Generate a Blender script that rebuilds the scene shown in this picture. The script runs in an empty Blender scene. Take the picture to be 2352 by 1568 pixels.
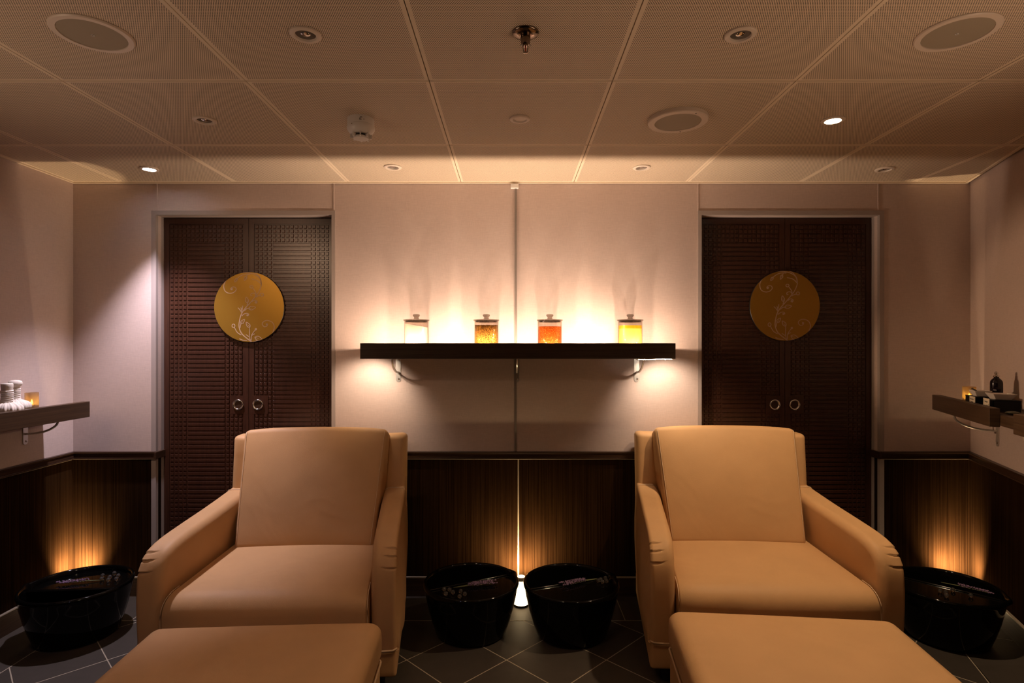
import bpy, math, random
from mathutils import Vector, Matrix
random.seed(7)
PI = math.pi
sc = bpy.context.scene
COL = sc.collection

# ------------------------------------------------------------------ constants
F, CX, HY, ZC = 1320.0, 1176.0, 790.0, 1.342       # focal length in pixels, principal column, horizon row, eye height
D = 3.07                                           # back wall
XL = -2.344                                        # left wall
XR = 2.449                                         # right wall at the back corner
TS, TC = 0.338, 0.941                              # direction of the (angled) right wall
ZCEIL = 2.204
YF = -2.6                                          # wall behind the camera
DOOR_L = (-1.900, -0.963)
DOOR_R = (1.012, 1.962)
FRL = (-1.925, -0.944)
FRR = (0.993, 1.986)
ZDF, ZDI = 2.054, 2.031                            # door frame outer / inner top
YD = 3.139                                         # door leaf front face
ZRAIL = 0.770

def at(px, py, z):                                 # point of height z seen at a pixel
    d = (ZC - z) * F / (py - HY)
    return Vector(((px - CX) * d / F, d, z))

# ------------------------------------------------------------------ materials
MATS = {}
def nodes(name):
    m = bpy.data.materials.new(name); m.use_nodes = True
    nt = m.node_tree; nt.nodes.clear()
    out = nt.nodes.new('ShaderNodeOutputMaterial')
    MATS[name] = m
    return m, nt, out
def N(nt, t, **kw):
    n = nt.nodes.new(t)
    for k, v in kw.items():
        if k.startswith('i_'): n.inputs[k[2:].replace('_', ' ')].default_value = v
        else: setattr(n, k, v)
    return n
def pbsdf(nt, out, color=(.5,.5,.5), rough=.5, metal=0, spec=.5, **kw):
    b = nt.nodes.new('ShaderNodeBsdfPrincipled')
    b.inputs['Base Color'].default_value = (*color, 1)
    b.inputs['Roughness'].default_value = rough
    b.inputs['Metallic'].default_value = metal
    b.inputs['Specular IOR Level'].default_value = spec
    for k, v in kw.items(): b.inputs[k.replace('_', ' ')].default_value = v
    nt.links.new(b.outputs[0], out.inputs['Surface'])
    return b
def simple(name, color, rough=.5, metal=0, spec=.5, noise=0.0, nscale=30, bump=0.0, **kw):
    m, nt, out = nodes(name)
    b = pbsdf(nt, out, color, rough, metal, spec, **kw)
    if noise or bump:
        tc = N(nt, 'ShaderNodeTexCoord'); ns = N(nt, 'ShaderNodeTexNoise'); ns.inputs['Scale'].default_value = nscale
        ns.inputs['Detail'].default_value = 4
        nt.links.new(tc.outputs['Object'], ns.inputs['Vector'])
        if noise:
            mx = N(nt, 'ShaderNodeMix', data_type='RGBA')
            mx.inputs['A'].default_value = (*[c*(1-noise) for c in color], 1)
            mx.inputs['B'].default_value = (*[min(1, c*(1+noise)) for c in color], 1)
            nt.links.new(ns.outputs['Fac'], mx.inputs['Factor'])
            nt.links.new(mx.outputs['Result'], b.inputs['Base Color'])
        if bump:
            bp = N(nt, 'ShaderNodeBump'); bp.inputs['Strength'].default_value = bump; bp.inputs['Distance'].default_value = .002
            nt.links.new(ns.outputs['Fac'], bp.inputs['Height']); nt.links.new(bp.outputs[0], b.inputs['Normal'])
    return m
def wood(name, c1, c2, scale, rough=.4, spec=.4, bump=.15, fine=1.0, matt=False):
    """grain stretched along the axis with the small scale value"""
    m, nt, out = nodes(name)
    b = pbsdf(nt, out, c1, rough, 0, spec)
    tc = N(nt, 'ShaderNodeTexCoord'); mp = N(nt, 'ShaderNodeMapping'); mp.inputs['Scale'].default_value = scale
    ns = N(nt, 'ShaderNodeTexNoise'); ns.inputs['Scale'].default_value = fine; ns.inputs['Detail'].default_value = 6; ns.inputs['Roughness'].default_value = .65
    rp = N(nt, 'ShaderNodeValToRGB')
    rp.color_ramp.elements[0].position = .36; rp.color_ramp.elements[0].color = (*c1, 1)
    rp.color_ramp.elements[1].position = .66; rp.color_ramp.elements[1].color = (*c2, 1)
    nt.links.new(tc.outputs['Object'], mp.inputs[0]); nt.links.new(mp.outputs[0], ns.inputs['Vector'])
    if matt:
        nt.nodes.remove(b); b = N(nt, 'ShaderNodeBsdfDiffuse'); nt.links.new(b.outputs[0], out.inputs['Surface'])
    nt.links.new(ns.outputs['Fac'], rp.inputs[0]); nt.links.new(rp.outputs[0], b.inputs['Color' if matt else 'Base Color'])
    bp = N(nt, 'ShaderNodeBump'); bp.inputs['Strength'].default_value = bump; bp.inputs['Distance'].default_value = .001
    nt.links.new(ns.outputs['Fac'], bp.inputs['Height']); nt.links.new(bp.outputs[0], b.inputs['Normal'])
    return m

def fabric_wall(name, color):
    m, nt, out = nodes(name)
    b = pbsdf(nt, out, color, .75, 0, .25)
    tc = N(nt, 'ShaderNodeTexCoord')
    hs = []
    for s in ((900, 900, 60), (60, 60, 900)):
        mp = N(nt, 'ShaderNodeMapping'); mp.inputs['Scale'].default_value = s
        ns = N(nt, 'ShaderNodeTexNoise'); ns.inputs['Scale'].default_value = .6; ns.inputs['Detail'].default_value = 2
        nt.links.new(tc.outputs['Object'], mp.inputs[0]); nt.links.new(mp.outputs[0], ns.inputs['Vector']); hs.append(ns)
    ad = N(nt, 'ShaderNodeMath', operation='ADD')
    nt.links.new(hs[0].outputs['Fac'], ad.inputs[0]); nt.links.new(hs[1].outputs['Fac'], ad.inputs[1])
    mr = N(nt, 'ShaderNodeMapRange'); mr.inputs['From Min'].default_value = .6; mr.inputs['From Max'].default_value = 1.4
    mr.inputs['To Min'].default_value = .9; mr.inputs['To Max'].default_value = 1.08
    nt.links.new(ad.outputs[0], mr.inputs[0])
    mx = N(nt, 'ShaderNodeMix', data_type='RGBA', blend_type='MULTIPLY'); mx.inputs['Factor'].default_value = 1
    mx.inputs['A'].default_value = (*color, 1)
    nt.links.new(mr.outputs[0], mx.inputs['B']); nt.links.new(mx.outputs['Result'], b.inputs['Base Color'])
    bp = N(nt, 'ShaderNodeBump'); bp.inputs['Strength'].default_value = .12; bp.inputs['Distance'].default_value = .001
    nt.links.new(ad.outputs[0], bp.inputs['Height']); nt.links.new(bp.outputs[0], b.inputs['Normal'])
    return m

def perforated(name, color, hole):
    m, nt, out = nodes(name)
    b = pbsdf(nt, out, color, .55, 0, .3)
    tc = N(nt, 'ShaderNodeTexCoord')
    px, py = .0060, .0104
    ds = []
    for off in (0.0, .5):
        mp = N(nt, 'ShaderNodeMapping'); mp.inputs['Scale'].default_value = (1/px, 1/py, 0); mp.inputs['Location'].default_value = (off, off, 0)
        fr = N(nt, 'ShaderNodeVectorMath', operation='FRACTION')
        sb = N(nt, 'ShaderNodeVectorMath', operation='SUBTRACT'); sb.inputs[1].default_value = (.5, .5, 0)
        ml = N(nt, 'ShaderNodeVectorMath', operation='MULTIPLY'); ml.inputs[1].default_value = (px, py, 0)
        ln = N(nt, 'ShaderNodeVectorMath', operation='LENGTH')
        nt.links.new(tc.outputs['Object'], mp.inputs[0]); nt.links.new(mp.outputs[0], fr.inputs[0]); nt.links.new(fr.outputs[0], sb.inputs[0])
        nt.links.new(sb.outputs[0], ml.inputs[0]); nt.links.new(ml.outputs[0], ln.inputs[0]); ds.append(ln)
    mn = N(nt, 'ShaderNodeMath', operation='MINIMUM')
    nt.links.new(ds[0].outputs['Value'], mn.inputs[0]); nt.links.new(ds[1].outputs['Value'], mn.inputs[1])
    lt = N(nt, 'ShaderNodeMath', operation='LESS_THAN'); lt.inputs[1].default_value = .0017
    nt.links.new(mn.outputs[0], lt.inputs[0])
    mx = N(nt, 'ShaderNodeMix', data_type='RGBA')
    mx.inputs['A'].default_value = (*color, 1); mx.inputs['B'].default_value = (*hole, 1)
    nt.links.new(lt.outputs[0], mx.inputs['Factor']); nt.links.new(mx.outputs['Result'], b.inputs['Base Color'])
    return m

def tiles(name, tile, grout, rot, size, origin):
    m, nt, out = nodes(name)
    b = pbsdf(nt, out, tile, .52, 0, .16)
    tc = N(nt, 'ShaderNodeTexCoord')
    sb0 = N(nt, 'ShaderNodeVectorMath', operation='SUBTRACT'); sb0.inputs[1].default_value = (origin[0], origin[1], 0)
    vr = N(nt, 'ShaderNodeVectorRotate', rotation_type='Z_AXIS'); vr.inputs['Angle'].default_value = rot
    scl = N(nt, 'ShaderNodeVectorMath', operation='SCALE'); scl.inputs['Scale'].default_value = 1/size
    nt.links.new(tc.outputs['Object'], sb0.inputs[0]); nt.links.new(sb0.outputs[0], vr.inputs[0]); nt.links.new(vr.outputs[0], scl.inputs[0])
    rnd = N(nt, 'ShaderNodeVectorMath', operation='ADD'); rnd.inputs[1].default_value = (.5, .5, 0)
    fr = N(nt, 'ShaderNodeVectorMath', operation='FRACTION')
    sb = N(nt, 'ShaderNodeVectorMath', operation='SUBTRACT'); sb.inputs[1].default_value = (.5, .5, 0)
    ab = N(nt, 'ShaderNodeVectorMath', operation='ABSOLUTE')
    nt.links.new(scl.outputs[0], rnd.inputs[0]); nt.links.new(rnd.outputs[0], fr.inputs[0]); nt.links.new(fr.outputs[0], sb.inputs[0]); nt.links.new(sb.outputs[0], ab.inputs[0])
    sp = N(nt, 'ShaderNodeSeparateXYZ'); nt.links.new(ab.outputs[0], sp.inputs[0])
    mn = N(nt, 'ShaderNodeMath', operation='MINIMUM'); nt.links.new(sp.outputs[0], mn.inputs[0]); nt.links.new(sp.outputs[1], mn.inputs[1])
    lt = N(nt, 'ShaderNodeMath', operation='LESS_THAN'); lt.inputs[1].default_value = .0021/size; nt.links.new(mn.outputs[0], lt.inputs[0])
    fl = N(nt, 'ShaderNodeVectorMath', operation='FLOOR'); nt.links.new(scl.outputs[0], fl.inputs[0])
    wn = N(nt, 'ShaderNodeTexWhiteNoise', noise_dimensions='2D'); nt.links.new(fl.outputs[0], wn.inputs['Vector'])
    ns = N(nt, 'ShaderNodeTexNoise'); ns.inputs['Scale'].default_value = 14; ns.inputs['Detail'].default_value = 8; ns.inputs['Roughness'].default_value = .7
    nt.links.new(tc.outputs['Object'], ns.inputs['Vector'])
    ad = N(nt, 'ShaderNodeMath', operation='MULTIPLY_ADD'); ad.inputs[1].default_value = .5
    nt.links.new(ns.outputs['Fac'], ad.inputs[0])
    m2 = N(nt, 'ShaderNodeMath', operation='MULTIPLY'); m2.inputs[1].default_value = .35; nt.links.new(wn.outputs['Value'], m2.inputs[0])
    nt.links.new(m2.outputs[0], ad.inputs[2])
    mr = N(nt, 'ShaderNodeMapRange'); mr.inputs['From Min'].default_value = 0.1; mr.inputs['From Max'].default_value = .7
    mr.inputs['To Min'].default_value = .72; mr.inputs['To Max'].default_value = 1.25; nt.links.new(ad.outputs[0], mr.inputs[0])
    cm = N(nt, 'ShaderNodeMix', data_type='RGBA', blend_type='MULTIPLY'); cm.inputs['Factor'].default_value = 1; cm.inputs['A'].default_value = (*tile, 1)
    nt.links.new(mr.outputs[0], cm.inputs['B'])
    mx = N(nt, 'ShaderNodeMix', data_type='RGBA'); mx.inputs['B'].default_value = (*grout, 1)
    nt.links.new(cm.outputs['Result'], mx.inputs['A']); nt.links.new(lt.outputs[0], mx.inputs['Factor']); nt.links.new(mx.outputs['Result'], b.inputs['Base Color'])
    bp = N(nt, 'ShaderNodeBump'); bp.inputs['Strength'].default_value = .12; bp.inputs['Distance'].default_value = .002
    nt.links.new(ns.outputs['Fac'], bp.inputs['Height']); nt.links.new(bp.outputs[0], b.inputs['Normal'])
    return m

def leather(name, color):
    m, nt, out = nodes(name)
    b = pbsdf(nt, out, color, .55, 0, .22)
    tc = N(nt, 'ShaderNodeTexCoord')
    vo = N(nt, 'ShaderNodeTexVoronoi'); vo.inputs['Scale'].default_value = 320
    ns = N(nt, 'ShaderNodeTexNoise'); ns.inputs['Scale'].default_value = 7; ns.inputs['Detail'].default_value = 3
    ns2 = N(nt, 'ShaderNodeTexNoise'); ns2.inputs['Scale'].default_value = 3.2; ns2.inputs['Detail'].default_value = 2; ns2.inputs['Distortion'].default_value = 1.2
    for n in (vo, ns, ns2): nt.links.new(tc.outputs['Object'], n.inputs['Vector'])
    b1 = N(nt, 'ShaderNodeBump'); b1.inputs['Strength'].default_value = .10; b1.inputs['Distance'].default_value = .0012
    b2 = N(nt, 'ShaderNodeBump'); b2.inputs['Strength'].default_value = .32; b2.inputs['Distance'].default_value = .02
    nt.links.new(vo.outputs['Distance'], b1.inputs['Height']); nt.links.new(ns2.outputs['Fac'], b2.inputs['Height'])
    nt.links.new(b2.outputs[0], b1.inputs['Normal']); nt.links.new(b1.outputs[0], b.inputs['Normal'])
    mx = N(nt, 'ShaderNodeMix', data_type='RGBA')
    mx.inputs['A'].default_value = (*[c*.9 for c in color], 1); mx.inputs['B'].default_value = (*[c*1.07 for c in color], 1)
    nt.links.new(ns.outputs['Fac'], mx.inputs['Factor']); nt.links.new(mx.outputs['Result'], b.inputs['Base Color'])
    return m

def emitter(name, color, strength):
    m, nt, out = nodes(name)
    e = N(nt, 'ShaderNodeEmission'); e.inputs[0].default_value = (*color, 1); e.inputs[1].default_value = strength
    nt.links.new(e.outputs[0], out.inputs['Surface'])
    return m
def thin_glass(name, tint, refl=1.0):
    m, nt, out = nodes(name)
    t = N(nt, 'ShaderNodeBsdfTransparent'); t.inputs[0].default_value = (*tint, 1)
    g = N(nt, 'ShaderNodeBsdfGlossy'); g.inputs['Roughness'].default_value = .02
    fr = N(nt, 'ShaderNodeLayerWeight'); fr.inputs['Blend'].default_value = .5
    pw = N(nt, 'ShaderNodeMath', operation='POWER'); pw.inputs[1].default_value = 4.0
    mu = N(nt, 'ShaderNodeMath', operation='MULTIPLY_ADD'); mu.inputs[1].default_value = .55*refl; mu.inputs[2].default_value = .035*refl
    mx = N(nt, 'ShaderNodeMixShader')
    nt.links.new(fr.outputs['Facing'], pw.inputs[0]); nt.links.new(pw.outputs[0], mu.inputs[0]); nt.links.new(mu.outputs[0], mx.inputs[0])
    nt.links.new(t.outputs[0], mx.inputs[1]); nt.links.new(g.outputs[0], mx.inputs[2]); nt.links.new(mx.outputs[0], out.inputs['Surface'])
    return m
def translucent(name, color, trans=.5, speck=None, sscale=250, slo=.5, shi=.6):
    m, nt, out = nodes(name)
    d = N(nt, 'ShaderNodeBsdfDiffuse'); t = N(nt, 'ShaderNodeBsdfTranslucent')
    d.inputs[0].default_value = (*color, 1); t.inputs[0].default_value = (*color, 1)
    mx = N(nt, 'ShaderNodeMixShader'); mx.inputs[0].default_value = trans
    if speck:
        tc = N(nt, 'ShaderNodeTexCoord'); ns = N(nt, 'ShaderNodeTexNoise'); ns.inputs['Scale'].default_value = sscale; ns.inputs['Detail'].default_value = 3
        rp = N(nt, 'ShaderNodeValToRGB')
        rp.color_ramp.elements[0].position = slo; rp.color_ramp.elements[0].color = (*color, 1)
        rp.color_ramp.elements[1].position = shi; rp.color_ramp.elements[1].color = (*speck, 1)
        nt.links.new(tc.outputs['Object'], ns.inputs['Vector']); nt.links.new(ns.outputs['Fac'], rp.inputs[0])
        nt.links.new(rp.outputs[0], d.inputs[0]); nt.links.new(rp.outputs[0], t.inputs[0])
    nt.links.new(d.outputs[0], mx.inputs[1]); nt.links.new(t.outputs[0], mx.inputs[2]); nt.links.new(mx.outputs[0], out.inputs['Surface'])
    return m
def layered(name, low, top, speck, z0, z1):
    m = translucent(name, low, .45, speck, 260, .45, .60)
    nt = m.node_tree; tc = N(nt, 'ShaderNodeTexCoord'); sp = N(nt, 'ShaderNodeSeparateXYZ'); ns = N(nt, 'ShaderNodeTexNoise'); ns.inputs['Scale'].default_value = 60
    mr = N(nt, 'ShaderNodeMapRange'); mr.inputs['From Min'].default_value = z0; mr.inputs['From Max'].default_value = z1
    ad = N(nt, 'ShaderNodeMath', operation='MULTIPLY_ADD'); ad.inputs[1].default_value = .06
    nt.links.new(tc.outputs['Object'], sp.inputs[0]); nt.links.new(tc.outputs['Object'], ns.inputs['Vector'])
    nt.links.new(ns.outputs['Fac'], ad.inputs[0]); nt.links.new(sp.outputs[2], ad.inputs[2]); nt.links.new(ad.outputs[0], mr.inputs[0])
    mx = N(nt, 'ShaderNodeMix', data_type='RGBA'); mx.inputs['B'].default_value = (*top, 1)
    rp = [n for n in nt.nodes if n.type == 'VALTORGB'][0]
    nt.links.new(mr.outputs[0], mx.inputs['Factor']); nt.links.new(rp.outputs[0], mx.inputs['A'])
    for n in nt.nodes:
        if n.type in ('BSDF_DIFFUSE', 'BSDF_TRANSLUCENT'): nt.links.new(mx.outputs['Result'], n.inputs[0])
    return m
def frosted(name, color, clear=.35):
    m, nt, out = nodes(name)
    t = N(nt, 'ShaderNodeBsdfTransparent'); t.inputs[0].default_value = (*color, 1)
    tr = N(nt, 'ShaderNodeBsdfTranslucent'); tr.inputs[0].default_value = (*color, 1)
    df = N(nt, 'ShaderNodeBsdfDiffuse'); df.inputs[0].default_value = (*color, 1)
    m1 = N(nt, 'ShaderNodeMixShader'); m1.inputs[0].default_value = .25
    m2 = N(nt, 'ShaderNodeMixShader'); m2.inputs[0].default_value = 1 - clear
    nt.links.new(tr.outputs[0], m1.inputs[1]); nt.links.new(df.outputs[0], m1.inputs[2])
    nt.links.new(t.outputs[0], m2.inputs[1]); nt.links.new(m1.outputs[0], m2.inputs[2]); nt.links.new(m2.outputs[0], out.inputs['Surface'])
    return m

WALL = fabric_wall('wallpaper_fabric', (.58, .47, .43))
WAIN = wood('wainscot_veneer', (.0105, .0046, .0019), (.030, .0145, .0062), (190, 190, 1.6), .6, .02, .1, 1.0, True)
RAIL = wood('rail_wood', (.030, .014, .008), (.060, .030, .016), (3, 3, 120), .35, .4, .1)
DOORW = wood('door_mahogany', (.032, .0115, .0065), (.060, .0225, .012), (220, 30, 6), .32, .5, .1)
SHELFW = wood('shelf_walnut', (.031, .0155, .0072), (.061, .032, .0155), (2.5, 2.5, 110), .45, .35, .12)
SHELFD = wood('shelf_dark_oak', (.030, .019, .012), (.060, .038, .024), (2.5, 2.5, 110), .45, .35, .12)
FRAMEM = simple('frame_metal', (.36, .305, .285), .5, 0, .2)
BRIGHT = simple('edge_strip_metal', (.46, .385, .30), .4, .3, .3)
CEILP = perforated('ceiling_perforated', (.78, .65, .50), (.035, .026, .018))
CEIL = simple('ceiling_painted_metal', (.80, .68, .53), .5, 0, .3)
DARKGAP = simple('ceiling_gap', (.02, .016, .012), .8)
FLOORD = tiles('floor_tile_diagonal', (.055, .0455, .038), (.40, .34, .26), PI/4, .300, (-.023, 2.443))
FLOORB = tiles('floor_tile_border', (.055, .0455, .038), (.055, .0455, .038), 0, .6, (0, 0))
GROUT = simple('floor_grout', (.40, .34, .26), .8)
LEATH = leather('tan_leather', (.56, .335, .162))
PIPE = simple('leather_piping', (.60, .42, .26), .5)
STITCH = simple('thread_stitch', (.72, .56, .38), .6)
FOOT = simple('black_foot', (.012, .010, .009), .5)
CERAM = simple('black_ceramic', (.0022, .0020, .0018), .07, 0, .2)
CHROME = simple('chrome', (.78, .76, .74), .12, 1.0)
SATIN = simple('satin_bracket_metal', (.70, .66, .62), .32, .75)
BRASSD = simple('dark_chrome', (.22, .17, .13), .18, 1.0)
CHANNEL = simple('channel_grey', (.22, .185, .165), .5)
GOLD = simple('gold_panel', (.36, .205, .028), .4, .75, .5)
GOLDE = simple('medallion_edge', (.02, .015, .01), .4)
VINE = simple('vine_print', (.46, .31, .19), .6)
WHITEP = simple('white_plastic', (.80, .77, .74), .35)
FIXT = simple('fixture_ring', (.74, .64, .55), .4)
GRILLE = simple('speaker_grille', (.36, .31, .235), .6, bump=.3, nscale=900)
LENS = simple('lamp_lens_off', (.16, .14, .12), .12, 0, .6)
BLACKP = simple('black_plastic', (.006, .006, .006), .35)
BOXB = simple('black_box_paint', (.004, .004, .004), .5, 0, .3)
PORC = simple('white_porcelain', (.80, .74, .68), .18, 0, .5)
BOTTLE = simple('dark_bottle', (.008, .004, .007), .14, 0, .5)
TEXTM = simple('label_print', (.55, .50, .47), .5)
INK = simple('ink', (.02, .017, .015), .6)
PAPER = simple('card_paper', (.66, .57, .43), .8)
STONE = simple('olive_stone', (.05, .043, .02), .4)
COTTON = simple('cotton_cloth', (.70, .63, .56), .9, bump=.4, nscale=120)
CORD = simple('cotton_cord', (.72, .66, .60), .9)
PURPLE = simple('lavender_bud', (.20, .12, .21), .8, noise=.35, nscale=150)
STEM = simple('lavender_stem', (.16, .17, .07), .7)
MARBLE = simple('glass_marble', (.85, .82, .80), .02, 0, .6, Transmission_Weight=.95, IOR=1.5)
REDB = simple('bulb_red', (.45, .04, .01), .2)
GLASS = thin_glass('clear_glass', (.90, .87, .84), 1.0)
GLASSL = thin_glass('clear_glass_lid', (.58, .545, .51), 1.0)
FROST = frosted('frosted_votive', (.80, .68, .54), .6)
SALT = translucent('white_salt', (.86, .80, .70), .5)
HERB = layered('amber_herb', (.62, .31, .06), (.075, .032, .007), (.10, .045, .010), .085, .150)
CRYST = translucent('red_crystals', (.33, .060, .008), .45, (.80, .36, .07), 300, .56, .70)
OIL = translucent('yellow_oil', (.85, .70, .16), .5)
OILT = translucent('yellow_oil_surface', (.80, .50, .02), .5)
LED_WARM = emitter('led_warm', (1, .78, .52), 60)
LED_END = emitter('led_end', (1, .86, .70), 40)
LAMPG = emitter('lamp_glass_lit', (1, .72, .38), 8)
FLAME = emitter('candle_flame', (1, .55, .08), 45)
DLWHITE = emitter('downlight_cool', (1, .93, .88), 60)
DLWARM = emitter('downlight_warm', (1, .80, .55), 60)

# ------------------------------------------------------------------ mesh helpers
class MB:
    def __init__(s): s.v = []; s.f = []; s.m = []; s.mi = 0
    def add(s, vs, fs):
        o = len(s.v); s.v += [tuple(v) for v in vs]
        for f in fs: s.f.append(tuple(i + o for i in f)); s.m.append(s.mi)
    def box(s, x0, x1, y0, y1, z0, z1):
        vs = [(x, y, z) for z in (z0, z1) for y in (y0, y1) for x in (x0, x1)]
        s.add(vs, [(0,2,3,1),(4,5,7,6),(0,1,5,4),(2,6,7,3),(0,4,6,2),(1,3,7,5)])
    def obox(s, o, ax, ay, az, x0, x1, y0, y1, z0, z1):
        o, ax, ay, az = Vector(o), Vector(ax), Vector(ay), Vector(az)
        vs = [o + ax*x + ay*y + az*z for z in (z0, z1) for y in (y0, y1) for x in (x0, x1)]
        s.add(vs, [(0,2,3,1),(4,5,7,6),(0,1,5,4),(2,6,7,3),(0,4,6,2),(1,3,7,5)])
    def pad(s, x0, x1, y, z0, z1, h, c):               # raised bevelled pad facing -y
        vs = [(x0,y,z0),(x1,y,z0),(x1,y,z1),(x0,y,z1),(x0+c,y-h,z0+c),(x1-c,y-h,z0+c),(x1-c,y-h,z1-c),(x0+c,y-h,z1-c)]
        s.add(vs, [(4,5,6,7),(0,1,5,4),(1,2,6,5),(2,3,7,6),(3,0,4,7)])
    def quad(s, a, b, c, d): s.add([a, b, c, d], [(0,1,2,3)])
    def lathe(s, prof, seg=48, c=(0,0,0), closed=False, jig=None):
        vs = []; fs = []; n = len(prof)
        for i in range(seg):
            a = 2*PI*i/seg
            for k, (r, z) in enumerate(prof):
                dr, dz = jig(a, k) if jig else (0, 0)
                vs.append((c[0] + (r+dr)*math.cos(a), c[1] + (r+dr)*math.sin(a), c[2] + z + dz))
        for i in range(seg):
            j = (i+1) % seg
            for k in range(n-1 if not closed else n):
                k2 = (k+1) % n
                fs.append((i*n+k, j*n+k, j*n+k2, i*n+k2))
        s.add(vs, fs)
    def tube(s, path, r, seg=10, cap=True):
        P = [Vector(p) for p in path]; n = len(P); vs = []; fs = []
        up = None
        for i, p in enumerate(P):
            t = (P[min(i+1, n-1)] - P[max(i-1, 0)]).normalized()
            if up is None:
                up = Vector((0,0,1)) if abs(t.z) < .9 else Vector((1,0,0))
            a = (up - t*up.dot(t)).normalized(); up = a; b = t.cross(a)
            rr = r[i] if isinstance(r, (list, tuple)) else r
            for k in range(seg):
                th = 2*PI*k/seg; vs.append(p + a*(rr*math.cos(th)) + b*(rr*math.sin(th)))
        for i in range(n-1):
            for k in range(seg):
                k2 = (k+1) % seg
                fs.append((i*seg+k, i*seg+k2, (i+1)*seg+k2, (i+1)*seg+k))
        if cap:
            fs.append(tuple(range(seg))[::-1]); fs.append(tuple((n-1)*seg+k for k in range(seg)))
        s.add(vs, fs)
    def ball(s, c, r, sx=1, sy=1, sz=1, seg=14, rings=8):
        vs = [(c[0], c[1], c[2]-r*sz)]; fs = []
        for i in range(1, rings):
            ph = -PI/2 + PI*i/rings
            for k in range(seg):
                th = 2*PI*k/seg
                vs.append((c[0]+r*sx*math.cos(ph)*math.cos(th), c[1]+r*sy*math.cos(ph)*math.sin(th), c[2]+r*sz*math.sin(ph)))
        vs.append((c[0], c[1], c[2]+r*sz)); top = len(vs)-1
        for k in range(seg): fs.append((0, 1+(k+1) % seg, 1+k)); fs.append((top, top-seg+k, top-seg+(k+1) % seg))
        for i in range(rings-2):
            for k in range(seg):
                a = 1+i*seg+k; b = 1+i*seg+(k+1) % seg; fs.append((a, b, b+seg, a+seg))
        s.add(vs, fs)
    def rbox(s, hx, hy, hz, r, mapf=None, ni=8, nr=4, seam=0.0):
        """rounded box centred at the origin; mapf maps (x,y,z) to the final point"""
        if not isinstance(r, tuple): r = (r, r, r)
        def samples(h, rr):
            L = []
            for i in range(nr+1): L.append(-h + rr*(1-math.cos(PI/2*i/nr)) if rr > 0 else -h)
            for i in range(1, ni): L.append(-h+rr + (2*h-2*rr)*i/ni)
            L += [-x for x in L[:nr+1][::-1]]
            return sorted(set(round(x, 6) for x in L))
        A = [samples(hx, r[0]), samples(hy, r[1]), samples(hz, r[2])]; H = (hx, hy, hz)
        idx = {}; vs = []; fs = []
        def vid(p):
            k = tuple(round(c, 6) for c in p)
            if k in idx: return idx[k]
            cl = [max(-H[i]+r[i], min(H[i]-r[i], p[i])) for i in range(3)]
            d = [(p[i]-cl[i])/r[i] if r[i] > 0 else 0 for i in range(3)]
            L = math.sqrt(sum(x*x for x in d))
            q = [cl[i] + (d[i]/L*r[i] if L > 0 else 0) for i in range(3)]
            idx[k] = len(vs); vs.append(mapf(*q) if mapf else tuple(q)); return idx[k]
        for ax in range(3):
            u, w = [(1,2),(2,0),(0,1)][ax]
            for sg in (-1, 1):
                for i in range(len(A[u])-1):
                    for j in range(len(A[w])-1):
                        def P(a, b):
                            p = [0,0,0]; p[ax] = sg*H[ax]; p[u] = A[u][a]; p[w] = A[w][b]; return p
                        q = [vid(P(i,j)), vid(P(i+1,j)), vid(P(i+1,j+1)), vid(P(i,j+1))]
                        if sg < 0: q = q[::-1]
                        q2 = []
                        for t in q:
                            if t not in q2: q2.append(t)
                        if len(q2) > 2: fs.append(tuple(q2))
        s.add(vs, fs)
    def build(s, name, mats, parent=None, smooth=True, angle=None, loc=None):
        me = bpy.data.meshes.new(name); me.from_pydata(s.v, [], s.f); me.update()
        if not isinstance(mats, (list, tuple)): mats = [mats]
        for m in mats: me.materials.append(m)
        me.polygons.foreach_set('material_index', s.m)
        if smooth:
            me.polygons.foreach_set('use_smooth', [True]*len(me.polygons))
            if angle is not None: me.set_sharp_from_angle(angle=math.radians(angle))
        o = bpy.data.objects.new(name, me); COL.objects.link(o)
        if parent: o.parent = parent
        if loc: o.location = loc
        return o

def thing(name, label, cat, loc=(0,0,0), rz=0, group=None):
    o = bpy.data.objects.new(name, None); COL.objects.link(o); o.empty_display_size = .05
    o.location = loc; o.rotation_euler = (0, 0, rz)
    return tag(o, label, cat, group)
def tag(o, label, cat, group=None):
    o['label'] = label; o['category'] = cat
    if group: o['group'] = group
    return o
def struct(o): o['kind'] = 'structure'; return o
def dup(root, loc, rz, label, group=None):
    r = root.copy(); COL.objects.link(r); r.location = loc; r.rotation_euler = (0, 0, rz); r['label'] = label
    if group: r['group'] = group
    for ch in list(root.children):
        c = ch.copy(); COL.objects.link(c); c.parent = r
        for g in list(ch.children):
            d = g.copy(); COL.objects.link(d); d.parent = c
    return r
def bev(o, w, seg=2):
    m = o.modifiers.new('bevel', 'BEVEL'); m.width = w; m.segments = seg; m.limit_method = 'ANGLE'
    return o

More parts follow.
